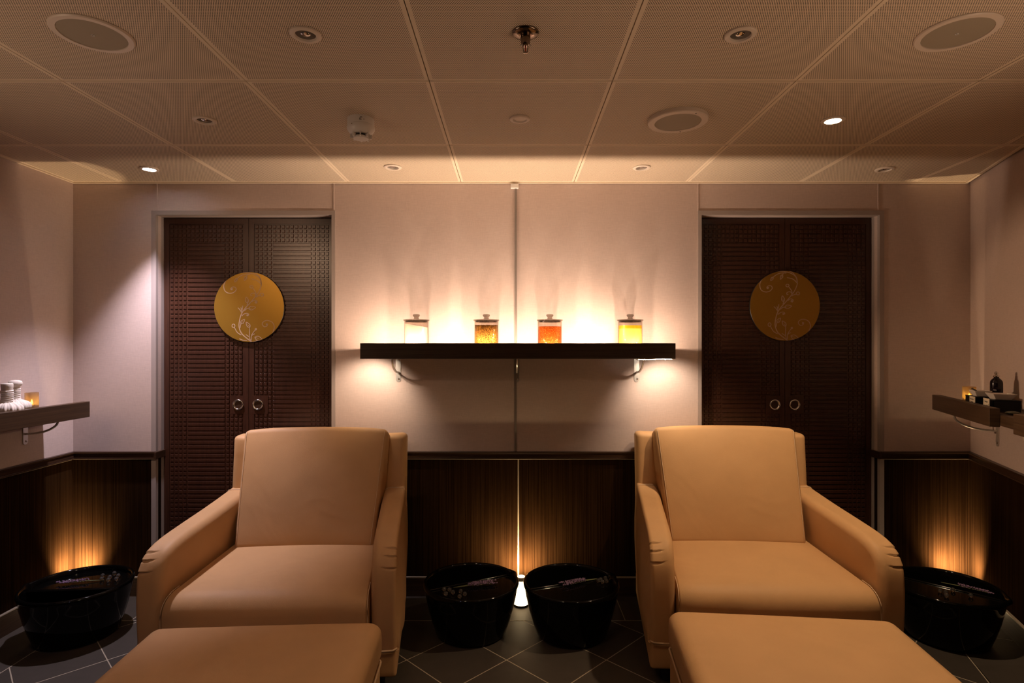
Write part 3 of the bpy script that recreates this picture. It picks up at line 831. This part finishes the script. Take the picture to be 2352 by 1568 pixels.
def wr(x, z, w, n, amp, seed):
    r = random.Random(seed); P = [(x, z + r.uniform(0, amp))]
    for i in range(1, 2*n): P.append((x + w*i/(2*n), z + (r.uniform(.5, 1)*amp if i % 2 else r.uniform(-.25, .15)*amp)))
    return P
card(.385, 'handwritten paper card propped between candle and far black box', .052, [wr(-.022,.037,.044,6,.007,1), wr(-.018,.025,.034,5,.006,2), wr(-.020,.014,.040,6,.005,3)])
card(.530, 'handwritten paper card propped against the near black box', .056, [[(-.020,.050),(-.024,.046),(-.018,.043),(-.022,.038)], wr(-.014,.039,.036,6,.006,5), wr(-.022,.021,.044,6,.008,6), [(.020,.034),(.026,.030),(.019,.024),(.025,.014)]])
m = MB(); m.ball((0,0,.0085), .025, 1, .72, .28, 24, 12); q = m.build('pebble', STONE); q.location = RP(.085, .650); q.rotation_euler = (0,0,RZ)
tag(q, 'flat olive pebble lying on the shelf beside the notch', 'pebble')

# ------------------------------------------------------------------ armchairs
def make_chair(loc, rz, label):
    t = thing('armchair', label, 'armchair', loc, rz, 'tan leather armchairs')
    def half(y): return .482 - .083*y
    # plinth
    m = MB(); m.rbox(1, .36, .0575, (.03,.018,.012), lambda x, y, z: (x*half(y+.372), y+.372, z+.1175), 6, 3)
    m.build('skirt', LEATH, t)
    for sx in (-1, 1):
        for y in (.06, .66):
            f = MB(); f.lathe([(0,0), (.020,0), (.026,.061), (0,.061)], 16, (sx*(half(y)-.07), y, 0)); f.build('foot', FOOT, t, angle=40)
    # arms
    prof = [(.004,.172), (-.004,.24), (-.010,.33), (-.010,.41), (-.002,.475), (.022,.525), (.065,.558), (.14,.577), (.27,.592), (.43,.608), (.58,.626), (.70,.642)]
    C = catmull([(a, z, 0) for a, z in prof], 14)
    n = len(C); L = [0.0]
    for i in range(1, n): L.append(L[-1] + (C[i]-C[i-1]).length)
    # resample finely round the shoulder
    S = []; s = 0
    while s < L[-1]:
        S.append(s); s += .0025 if .24 < s < .50 else .02
    S.append(L[-1])
    def ev(s):
        for i in range(1, n):
            if L[i] >= s - 1e-9:
                f = (s-L[i-1])/max(1e-9, L[i]-L[i-1]); return C[i-1].lerp(C[i], f)
        return C[-1]
    pl = (.318, .362, .396)
    for sx in (-1, 1):
        m = MB(); cols = []; re = .034; K = 8
        for s in S:
            p = ev(s); q = ev(min(s+.004, L[-1])); o_ = ev(max(s-.004, 0)); tg = (q - o_).normalized(); nm = Vector((-tg.y, tg.x, 0))
            y = p.x
            xo = half(max(y,0)); xi = .384 - .098*max(y, 0)
            core = (.70*s/L[-1], .172)
            row = []
            w = xo - xi
            ro = .015
            def off(d, r=re): return r - math.sqrt(max(0, r*r - (r-d)**2)) if d < r else 0
            for i in range(5):
                f = i/5; row.append((xi + .006*math.sin(PI*f)*0, core[0] + (p.x - nm.x*re - core[0])*f, core[1] + (p.y - nm.y*re - core[1])*f))
            ds = [re*(1-math.cos(PI/2*i/K)) for i in range(K)] + [re + (w-re-ro)*i/10 for i in range(11)] + [w - ro*(1-math.cos(PI/2*i/K)) for i in range(K-1, -1, -1)]
            for d in ds:
                o2 = max(off(d), off(w-d, ro))
                fr = d/w                                     # 0 inner .. 1 outer
                dep = 0
                for kk, sp in enumerate(pl):
                    lim = .32 + .05*kk
                    a = max(0, min(1, (fr-lim)/.45))
                    a = a*a*(3-2*a)
                    sp2 = sp + .030*(fr-.6)**2 - .012*(fr-.7)
                    dd = sp2 - s
                    if 0 <= dd < .012: dep += .0085*a*(1-dd/.012)**1.5
                    elif -.030 < dd < 0: dep -= .0030*a*(1+dd/.030)**2
                row.append((xi + d, p.x - nm.x*(o2+dep), p.y - nm.y*(o2+dep)))
            for i in range(5):
                f = 1-(i+1)/5
                bl = .009*math.sin(PI*min(1, f))
                row.append((xo + bl, core[0] + (p.x - nm.x*ro - core[0])*f, core[1] + (p.y - nm.y*ro - core[1])*f))
            cols.append(row)
        vs = [(sx*x, y, z) for r in cols for x, y, z in r]; nc = len(cols[0]); fs = []
        for i in range(len(cols)-1):
            for j in range(nc-1):
                f = (i*nc+j, i*nc+j+1, (i+1)*nc+j+1, (i+1)*nc+j); fs.append(f if sx > 0 else f[::-1])
        last = (len(cols)-1)*nc
        fs.append(tuple(last+j for j in range(nc))[::(1 if sx > 0 else -1)])
        m.add(vs, fs); m.build('arm', LEATH, t)
        # welt where the arm meets the outer back
        m = MB(); p = ev(L[-1]-.062); wy = p.x; wxo = half(wy); wxi = .384-.098*wy; P5 = []
        for i in range(13):
            f = i/12; d = .004 + (wxo-wxi-.004)*f; P5.append((sx*(wxi+d), wy+.004*math.sin(PI*f), p.y + .0015 - max(off(d)*.9 if d < re else 0, off(wxo-wxi-d, .015) if wxo-wxi-d < .015 else 0)))
        m.tube(P5, .0028, 6); m.build('piping', PIPE, t)
        # welt between arm and plinth
        m = MB(); m.tube([(sx*.388, -.004, .174), (sx*.43, -.006, .174), (sx*.470, -.003, .175), (sx*.483, .012, .176)], .0035, 8); m.build('piping', PIPE, t)
    # outer back
    def bm(x, y, z):
        tt = (z+.36)/.72
        ear = .006*max(0, (tt-.9)/.1)*(abs(x)/.42)**6
        return (x*(1+.0*tt) , y + .645 + .075*tt + .02, z + .525 + ear)
    m = MB(); m.rbox(.424, .052, .360, (.030,.030,.022), bm, 10, 5); m.build('back_frame', LEATH, t)
    # seat cushion
    def sm(x, y, z):
        u = (y+.30)/.60                                # 0 front .. 1 back
        hx = .386 - .064*u
        cr = .012*(1-(x)**2)*(1-(2*u-1)**2)
        top = (z+.095)/.19
        zz = .205 + (.190 + .040*u)*top + cr*max(0, top)
        return (x*hx, -.030 + .62*u - .010*(1-x*x)*(1-u)*(.5+.5*math.sin(PI*top)), zz)
    m = MB(); m.rbox(1, .30, .095, (.040,.070,.062), sm, 10, 6); sc_ = m.build('seat_cushion', LEATH, t)
    for sx in (-1, 1):
        path = []
        for i in range(24):
            u = i/23
            if u < .30: path.append(sm(sx*.984, -.2985, -.09 + .145*u/.30))
            elif u < .5:
                a = PI/2*(u-.30)/.2; path.append(sm(sx*.982, -.30+.062*(1-math.cos(a)), .033+.058*math.sin(a)))
            else: path.append(sm(sx*.985, -.238 + .05*(u-.5)/.5, .0935))
        mm = MB(); mm.tube([(p[0]*.999, p[1]-.0005, p[2]+.0002) for p in path], .0018, 6); mm.build('piping', PIPE, sc_)
    # back cushion (local v up the cushion, w towards the sitter)
    dv = Vector((0, .198, .494)).normalized(); nv = Vector((0, -dv.z, dv.y)); o3 = Vector((0, .424, .415))
    def bk(x, y, z):
        v = (z+.283)/.566
        hx = .312 + .035*v
        front = (-y+.075)/.15
        cr = .022*(1-x*x)*(1-(2*v-1)**2)*max(0, front)
        top = .010*(1-x*x)*max(0, (v-.85)/.15)
        pinch = -.008*(abs(x)**6)*max(0, (v-.8)/.2)
        p = o3 + dv*(v*.560 + top + pinch) + nv*(-y - .075 + cr)
        return (x*hx, p.y, p.z)
    m = MB(); m.rbox(1, .075, .283, (.075,.026,.028), bk, 12, 5); bc = m.build('back_cushion', LEATH, t)
    for sx in (-1, 1):
        pts = [bk(sx*.955, -.0752, -.268 + .536*i/20) for i in range(21)]
        mm = MB(); mm.tube([(p[0], p[1]-.0002, p[2]) for p in pts], .0011, 5); mm.build('seam', STITCH, bc)
    return t
CHL = make_chair((-.923, 2.170, 0), math.radians(2.7), 'tan leather armchair in front of the reddish left door')
CHR = dup(CHL, (1.024, 2.226, 0), math.radians(-2.92), 'tan leather armchair in front of the dark right door')

def make_ottoman(loc, rz, label):
    t = thing('ottoman', label, 'ottoman', loc, rz, 'tan leather ottomans')      # origin: middle of the edge nearest the chair
    def om(x, y, z):
        cr = .016*(1-(x/.39)**2)*(1-(y/.31)**2)*(1 if z > 0 else 0)
        bul = 1 + .018*math.cos(PI*z/.15)
        return (x*bul, y - .31 + .012, z + .3085 + cr)
    m = MB(); m.rbox(.386, .31, .069, (.042,.026,.034), om, 10, 5); c = m.build('cushion', LEATH, t)
    m = MB(); m.rbox(.386, .304, .090, (.02,.02,.006), lambda x, y, z: (x, y-.31+.012, z+.150), 4, 3); m.build('base', LEATH, t)
    m = MB(); hx, hy = .388, .306; r = .02; P = []
    for (cx, cy, a0) in ((hx-r, hy-r, 0), (-hx+r, hy-r, PI/2), (-hx+r, -hy+r, PI), (hx-r, -hy+r, 3*PI/2)):
        for i in range(6):
            a = a0 + PI/2*i/5; P.append((cx+r*math.cos(a), cy+r*math.sin(a)-.298, .2405))
    P.append(P[0]); m.tube(P, .0042, 8, False); m.build('piping', PIPE, t)
    for sx in (-1, 1):
        for y in (-.06, -.53):
            f = MB(); f.lathe([(0,0), (.018,0), (.024,.062), (0,.062)], 16, (sx*.32, y, 0)); f.build('foot', FOOT, t, angle=40)
    return t
OTL = make_ottoman((-.8425, 1.9765, 0), math.radians(3.3), 'tan leather ottoman before the left armchair')
OTR = dup(OTL, (.955, 2.045, 0), math.radians(-5.7), 'tan leather ottoman before the right armchair')

# ------------------------------------------------------------------ foot basins
def make_basin(loc, rz, label):
    t = thing('foot_basin', label, 'foot basin', loc, rz, 'black ceramic foot basins')
    m = MB()
    outer = [(0,0), (.148,0), (.158,.004), (.166,.014), (.182,.06), (.199,.12), (.212,.18), (.2185,.215), (.2215,.222), (.2225,.230), (.2195,.238), (.2130,.240),
             (.2075,.236), (.2045,.226), (.199,.18), (.186,.11), (.165,.05), (.13,.026), (0,.024)]
    def jig(a, k):
        s = math.exp(-(min(a, 2*PI-a)/.13)**2)
        return (.013*s if 8 <= k <= 12 else 0, 0)
    m.lathe(outer, 96, jig=jig); m.build('bowl', CERAM, t)
    # ledge covering the front part, with a raised straight lip
    yc = .030; R = .2042; m = MB(); n = 40; z0, z1 = .206, .2145
    a0 = math.asin(yc/R)
    pts = [(R*math.cos(a), R*math.sin(a)) for a in [PI - a0 + (PI + 2*a0)*i/n for i in range(n+1)]]
    vs = [(x, y, z1 - .003*max(0, 1-((x*x+(y+.06)**2)/.02))) for x, y in pts] + [(x, y, z0) for x, y in pts]; k = n+1
    m.add(vs, [tuple(range(k)), tuple(range(2*k-1, k-1, -1))] + [((i+1) % k, i, k+i, k+(i+1) % k) for i in range(k)])
    xe = math.sqrt(R*R - yc*yc) - .002
    m.tube([(-xe, yc, .2145), (0, yc, .2145), (xe, yc, .2145)], .0052, 12)
    m.tube([(-xe, yc-.018, .2130), (0, yc-.018, .2130), (xe, yc-.018, .2130)], .0035, 10)
    m.build('ledge', CERAM, t, angle=40)
    return t
BZ = .2148
B = [((-.190, 2.690), 27, 'black foot basin between the chairs, left of the floor lamp'),
     ((.275, 2.680), 20+180-180, 'black foot basin between the chairs, right of the floor lamp'),
     ((-2.010, 2.660), 185, 'black foot basin in the left corner beside the armchair'),
     ((1.990, 2.640), -44, 'black foot basin in the right corner beside the armchair')]
bas = None
for (xy, deg, lab) in B:
    loc = (xy[0], xy[1], 0); rz = math.radians(deg)
    if deg == 27: rz = math.radians(27)
    if bas is None: bas = make_basin(loc, rz, lab)
    else: dup(bas, loc, rz, lab)

# glass marbles lying on the ledges
mm = MB(); mm.ball((0,0,0), .0092, seg=20, rings=12)
proto = None
def on_ledge(zx, zy, ox, oy, k): return at(ox + zx*k, oy + zy*k, BZ + .0092)
SETS = [('black basin left of the floor lamp', [(592,805),(710,815),(628,908),(788,875),(960,850),(1055,912),(938,968)], 960, 1270, .10204),
        ('black basin in the left corner', [(1538,292),(1523,345),(1655,318),(1633,362),(1730,255),(1795,293),(1762,350)], 20, 1280, .14029),
        ('black basin in the right corner', [(640,612),(730,640),(848,596),(745,690),(1140,690)], 2070, 1270, .14029),
        ('black basin right of the floor lamp', [(1800,610),(1860,590),(1900,640),(1965,555),(1995,622),(2050,535)], 1190, 1270, .10204)]
for where, pts, ox, oy, k in SETS:
    for zx, zy in pts:
        p = on_ledge(zx, zy, ox, oy, k)
        if proto is None: o = mm.build('glass_marble', MARBLE); proto = o
        else: o = proto.copy(); COL.objects.link(o)
        o.location = p; tag(o, 'clear glass marble on the ' + where, 'marble', 'marbles on the ' + where)

# lavender sprigs
def sprig(a, b2, spikes, label, seed):
    r = random.Random(seed); a = at(*a, BZ+.004); b2 = at(*b2, BZ+.006)
    o = thing('lavender_sprig', label, 'lavender', tuple(a)); d = b2 - a; L = d.length; u = d.normalized(); v = Vector((-u.y, u.x, 0))
    m = MB()
    for k in range(spikes):
        off = (k-(spikes-1)/2)*.016
        m.tube([(0,0,0), tuple(u*L*.35 + v*off*.4 + Vector((0,0,.003))), tuple(u*L*(.9-.08*k) + v*off + Vector((0,0,.004)))], .0011, 6)
    m.build('stem', STEM, o)
    for k in range(spikes):
        off = (k-(spikes-1)/2)*.016; m = MB(); e = (.98-.09*(k % 2))
        for i in range(70):
            t = r.random()**.9; s = .32 + (e-.32)*t; w = .0085*(1-.75*t)
            th = r.uniform(0, 2*PI)
            p = u*L*s + v*(off*min(1, s*1.1) + w*math.cos(th)) + Vector((0,0,.005 + abs(w*math.sin(th))*.9))
            m.ball(tuple(p), r.uniform(.0018, .0031), 1, 1, 1.2, 6, 4)
        m.build('flower_spike', PURPLE, o)
sprig((960+800*.102, 1270+775*.102), (960+1800*.102, 1270+660*.102), 3, 'purple lavender sprig on the basin left of the floor lamp', 1)
sprig((20+1560*.1403, 1280+365*.1403), (20+750*.1403, 1280+435*.1403), 2, 'purple lavender sprig on the basin in the left corner', 2)
sprig((1190+1780*.102, 1270+575*.102), (1190+940*.102, 1270+728*.102), 3, 'purple lavender sprig on the basin right of the floor lamp', 3)
sprig((2070+650*.1403, 1270+475*.1403), (2070+1540*.1403, 1270+680*.1403), 2, 'purple lavender sprig on the basin in the right corner', 4)

# ------------------------------------------------------------------ glowing floor lamps
LAMPS = [((.047, 2.958), 'frosted cone floor lamp glowing between the two middle basins'),
         ((-2.250, 2.980), 'frosted cone floor lamp glowing behind the left corner basin'),
         ((2.300, 2.965), 'frosted cone floor lamp glowing behind the right corner basin')]
lp = None
for (xy, lab) in LAMPS:
    if lp is None:
        lp = thing('floor_lamp', lab, 'lamp', (xy[0], xy[1], 0), 0, 'frosted cone lamps on the floor')
        m = MB(); m.lathe([(0,0), (.038,0), (.039,.004), (.037,.010), (0,.010)], 40); m.build('lamp_base', BLACKP, lp, angle=40)
        m = MB(); m.lathe([(.0365,.010), (.0345,.020), (.0225,.128), (.0205,.128), (.033,.018), (.033,.0102)], 40); m.build('lamp_shade', LAMPG, lp, angle=50)
        m = MB(); m.lathe([(.0226,.128), (.0215,.146), (.0185,.146), (.0195,.128)], 40, closed=True); m.build('shade_collar', BRIGHT, lp, angle=50)
    else: dup(lp, (xy[0], xy[1], 0), 0, lab)

# ------------------------------------------------------------------ ceiling fittings
def fit(px, py): return at(px, py, ZCEIL)
def downlight(loc, label, lit=None, blank=False, r=.0425):
    o = thing('downlight', label, 'ceiling light', loc, 0, 'recessed downlights in the ceiling')
    m = MB(); m.lathe([(r,0), (r,-.004), (r-.003,-.0065), (r*.70,-.0065), (r*.64,-.0015)], 48); m.build('trim_ring', FIXT, o, angle=50)
    m = MB()
    if blank: m.lathe([(r*.64,-.002), (0,-.0045)], 32)
    else: m.lathe([(r*.66,-.0015), (r*.45,-.0012), (0,-.0010)], 32)
    m.build('lens', lit if lit else (FIXT if blank else LENS), o)
    if not lit and not blank:
        m = MB(); m.lathe([(r*.30,-.0015), (r*.2,-.004), (0,-.005)], 24); m.build('bulb', CHROME, o)
    return o
DL = [((702,78), 'unlit downlight in the row nearest the camera, left of the sprinkler', None, 0),
      ((1701,78), 'unlit downlight in the row nearest the camera, right of the sprinkler', None, 0),
      ((470,275), 'unlit downlight left of the smoke detector', None, 0),
      ((1194,272), 'small plain capped downlight in the middle of the ceiling', None, 1),
      ((1913,275), 'lit downlight shining warm above the right armchair', DLWARM, 0),
      ((343,387), 'lit downlight shining white near the left back corner', DLWHITE, 0),
      ((902,383), 'unlit downlight near the back wall, between left door and shelf jars', None, 0),
      ((1474,384), 'unlit downlight near the back wall, above the yellow oil jar', None, 0),
      ((2032,388), 'unlit downlight near the back wall, above the right door edge', None, 0)]
for (p, lab, lit, bl) in DL: downlight(tuple(fit(*p)), lab, lit, bool(bl), .0385 if bl else .0425)
def speaker(px, py, R, Rg, h, label, holes=False):
    o = thing('ceiling_speaker', label, 'ceiling speaker', tuple(fit(px, py)), 0, 'round speakers in the ceiling')
    m = MB(); m.lathe([(R,0), (R,-h), (R-.003,-h-.003), (Rg+.001,-h-.003), (Rg,-h+.001)], 72); m.build('speaker_rim', FIXT, o, angle=40)
    m = MB(); m.lathe([(Rg,-h-.0005), (Rg*.6,-h-.0012), (0,-h-.0015)], 72); m.build('grille', GRILLE, o)
    if holes:
        m = MB()
        for a in (1.2, -1.15): m.lathe([(0,-h-.0042), (.0022,-h-.004), (.0025,-h-.003)], 12, ((R+Rg)/2*math.cos(a), (R+Rg)/2*math.sin(a), 0))
        m.build('screw', BLACKP, o)
    else:
        m = MB(); s = .0042
        for (a, c) in ((-s, -s*.75), (s*.75, s)): m.box(a, c, -s, s, -h-.0030, -h-.0012)
        for (a, c) in ((-s, -s*.75), (s*.75, s)): m.box(-s, s, a, c, -h-.0030, -h-.0012)
        m.build('badge', WHITEP, o, smooth=False)
speaker(213, 77, .1, .082, .003, 'large flat round speaker in the left front ceiling panel')
speaker(2198, 74, .1, .082, .003, 'large flat round speaker in the right front ceiling panel')
speaker(1557, 273, .112, .086, .012, 'thick rimmed round speaker right of the capped downlight', True)
# smoke detector
sd = thing('smoke_detector', 'white domed smoke detector hanging from the ceiling', 'smoke detector', tuple(fit(829, 274)))
m = MB(); m.lathe([(0,0), (.050,0), (.0505,-.003), (.0505,-.026), (.049,-.0275), (0,-.0275)], 64); bs = m.build('detector_base', WHITEP, sd, angle=40)
m = MB(); m.lathe([(0,-.0275), (.0515,-.028), (.0525,-.036), (.050,-.044), (.043,-.054), (.036,-.060), (0,-.060)], 64); m.build('detector_body', WHITEP, sd, angle=40)
m = MB(); m.lathe([(.0255,-.066), (.030,-.070), (.028,-.0755), (.015,-.078), (0,-.0785)], 48)
for i in range(8):
    a = 2*PI*i/8+.2; ca, sa = math.cos(a), math.sin(a)
    m.obox((0,0,0), (ca,sa,0), (-sa,ca,0), (0,0,1), .024, .040, -.0022, .0022, -.074, -.056)
m.build('sensor_cap', WHITEP, sd, angle=40)
m = MB(); m.lathe([(.0253,-.0585), (.0253,-.068)], 40); m.build('vent_gap', BLACKP, sd)
m = MB(); m.ball((-.022, -.0475, -.034), .0025, seg=10, rings=6); m.build('indicator', CHROME, sd)
m = MB()
for (a, z, w) in ((-1.30,-.010,.16), (-1.38,-.014,.10), (-1.36,-.018,.18), (-1.10,-.0165,.06)):
    for q in range(4):
        aa = a - w/2 + w*q/4; r = .0507
        m.quad((r*math.cos(aa), r*math.sin(aa), z-.0012), (r*math.cos(aa+w/4.2), r*math.sin(aa+w/4.2), z-.0012), (r*math.cos(aa+w/4.2), r*math.sin(aa+w/4.2), z+.0012), (r*math.cos(aa), r*math.sin(aa), z+.0012))
m.build('print', INK, bs, smooth=False)
# sprinkler
sk = thing('fire_sprinkler', 'chrome fire sprinkler pointing down from the front middle panel', 'sprinkler', tuple(fit(1207, 74)))
m = MB(); m.lathe([(.037,0), (.0372,-.002), (.034,-.006), (.022,-.0095), (.014,-.0105), (0,-.0105)], 56); m.build('flange', BRASSD, sk, angle=50)
m = MB(); m.lathe([(.0125,-.009), (.0138,-.016), (.0132,-.028), (.0115,-.034), (.008,-.0345), (.008,-.040), (0,-.040)], 32); m.build('nozzle', BRASSD, sk, angle=50)
m = MB()
for sx in (-1, 1): m.tube([(sx*.0068,0,-.036), (sx*.0062,0,-.048), (sx*.0045,0,-.056)], .0014, 8)
m.lathe([(0,-.056), (.006,-.056), (.0062,-.0575), (0,-.058)], 20); m.build('deflector_frame', BRASSD, sk, angle=50)
m = MB(); m.tube([(0,0,-.040), (0,0,-.055)], .0017, 8); m.build('glass_bulb', REDB, sk)
m = MB()
for a in (0, PI): m.lathe([(0,0), (.0028,.0008), (.0024,.003), (0,.004)], 12, (.0125*math.cos(a), .0125*math.sin(a), -.038))
m.build('clip', CHROME, sk)

# ------------------------------------------------------------------ lights
def lamp(kind, name, loc, power, color, **kw):
    d = bpy.data.lights.new(name, kind); d.energy = power; d.color = color
    for k, v in kw.items(): setattr(d, k, v)
    o = bpy.data.objects.new(name, d); COL.objects.link(o); o.location = loc
    return o
def aim(o, target): o.rotation_euler = (Vector(target) - o.location).to_track_quat('-Z', 'Y').to_euler(); return o
WARM = (1, .70, .42); COOL = (.86, .80, 1.0)
for i in range(NLED):
    x = .03 + x0 + .05 + (x1-x0-.1)*i/(NLED-1)
    o = lamp('SPOT', 'led_and_fill_light', (x, D+YL+.002, 1.27+.0535), 2.95, (1, .71, .50), shadow_soft_size=.0015, spot_size=math.radians(178), spot_blend=.6)
    aim(o, (x, D+YL+.42, 1.27+.62))
for sgn in (-1, 1):
    xa, xc2 = (x0+.012, x0+.150) if sgn < 0 else (x1-.175, x1-.006)
    for t in (.06, .26, .46):
        if sgn > 0: t = 1 - t
        o = lamp('SPOT', 'led_and_fill_light', (.03+xa+(xc2-xa)*t, SY+.042, 1.27 + (.0155 if sgn < 0 else -.004) - .008), 2.5, (1, .77, .57), shadow_soft_size=.002, spot_size=math.radians(112), spot_blend=.8)
        aim(o, (.03+xa+(xc2-xa)*t+.05*sgn, SY+.20, 1.06))
    o = lamp('SPOT', 'led_and_fill_light', (.03 + (x0+.02 if sgn < 0 else x1-.02), SY+.045, 1.27 + (.0155 if sgn < 0 else -.004) - .009), 5.5 if sgn < 0 else 22, (1, .64, .38), shadow_soft_size=.012, spot_size=math.radians(58), spot_blend=.5)
    aim(o, o.location + Vector((sgn*1.0, -.25, -.02)))
for (xy, lab) in LAMPS:
    o = lamp('SPOT', 'lamp_bulb_light', (xy[0], xy[1], .156), 21 if abs(xy[0]) < 1 else 34, (1, .70, .36), shadow_soft_size=.010, spot_size=math.radians(172), spot_blend=.9); aim(o, o.location + Vector(((math.copysign(.6, xy[0]) if abs(xy[0]) > 1 else 0), .8, .45)))
for (xy, lab) in LAMPS[1:]:
    o = lamp('SPOT', 'lamp_up_light', (xy[0], xy[1], .160), 60, (1, .66, .38), shadow_soft_size=.008, spot_size=math.radians(15), spot_blend=.35); aim(o, (xy[0]-math.copysign(.02, xy[0]), 2.87, 2.2))
p = fit(343, 387); o = lamp('SPOT', 'downlight_and_fill_light', (p.x, p.y, ZCEIL-.012), 110, (.93, .82, .95), shadow_soft_size=.02, spot_size=math.radians(76), spot_blend=.7); aim(o, (p.x, p.y, 0))
p = fit(1913, 275); o = lamp('SPOT', 'downlight_and_fill_light', (p.x, p.y, ZCEIL-.012), 74, WARM, shadow_soft_size=.025, spot_size=math.radians(88), spot_blend=.5); aim(o, (p.x-.13, p.y-.12, 0))
# downlights of the same grid nearer the camera; the cool one is an added fill
for (x, y, w, c, tx, cone) in ((-.573, .97, 18, WARM, -.85, 84), (.63, .97, 6, WARM, .9, 90), (-1.18, .37, 8, (.60, .58, 1.0), -1.7, 84)):
    downlight((x, y, ZCEIL), {-.573: 'lit downlight above the near end of the left ottoman', .63: 'lit downlight above the near end of the right ottoman'}.get(x, 'added cool fill light out of view on the left'), DLWARM if c is WARM else DLWHITE)
    o = lamp('SPOT', 'downlight_and_fill_light', (x, y, ZCEIL-.012), w, c, shadow_soft_size=.07, spot_size=math.radians(cone), spot_blend=.7); aim(o, (tx, 2.1, .45))
downlight((-1.78, .97, ZCEIL), 'added warm fill light by the left wall, turned to the reddish door', DLWARM)
o = lamp('SPOT', 'downlight_and_fill_light', (-1.78, .97, ZCEIL-.012), 62, (1, .62, .38), shadow_soft_size=.025, spot_size=math.radians(46), spot_blend=.8); aim(o, (-1.43, D, 1.35))  # fill lamp added out of view to warm and brighten the left door
# added spots over the unseen ends of the side shelves to brighten the ceiling
for y in (.55, .95, 1.35):
    o = lamp('SPOT', 'led_and_fill_light', (-2.21, y, 1.05), 9, (1, .68, .46), shadow_soft_size=.03, spot_size=math.radians(120), spot_blend=.8); aim(o, (-1.3, y-.1, ZCEIL))
    q = RP(.10, (2.99-y-.05)/TC); o = lamp('SPOT', 'led_and_fill_light', (q[0], q[1], 1.075), 9, (1, .66, .42), shadow_soft_size=.03, spot_size=math.radians(120), spot_blend=.8); aim(o, (q[0]-.8, q[1]-.1, ZCEIL))
for c in (CL, CR): lamp('POINT', 'candle_light', (c[0], c[1], c[2]+.039), .12, (1, .5, .08), shadow_soft_size=.004)

w = bpy.data.worlds.new('world'); sc.world = w; w.use_nodes = True
w.node_tree.nodes['Background'].inputs[0].default_value = (0, 0, 0, 1); w.node_tree.nodes['Background'].inputs[1].default_value = 0

for m_ in (LED_WARM, LED_END, FLAME, DLWHITE, DLWARM): m_.cycles.emission_sampling = 'NONE'      # their light is carried by the lamps beside them

# ------------------------------------------------------------------ camera and view
cd = bpy.data.cameras.new('camera'); cd.sensor_width = 36; cd.lens = 36*F/2352; cd.clip_start = .02
cd.shift_y = (HY-784)/2352; cd.shift_x = 0
cam = bpy.data.objects.new('camera', cd); COL.objects.link(cam); cam.location = (0, 0, ZC); cam.rotation_euler = (PI/2, 0, 0)
sc.camera = cam
sc.view_settings.view_transform = 'Standard'; sc.view_settings.look = 'None'; sc.view_settings.exposure = 0; sc.view_settings.gamma = 1; sc.view_settings.use_curve_mapping = False
cy = sc.cycles
cy.use_denoising = True; cy.use_adaptive_sampling = True; cy.adaptive_threshold = .03; cy.max_bounces = 6; cy.diffuse_bounces = 4; cy.glossy_bounces = 3; cy.transparent_max_bounces = 16; cy.transmission_bounces = 6
cy.caustics_reflective = False; cy.caustics_refractive = False; cy.sample_clamp_indirect = 4
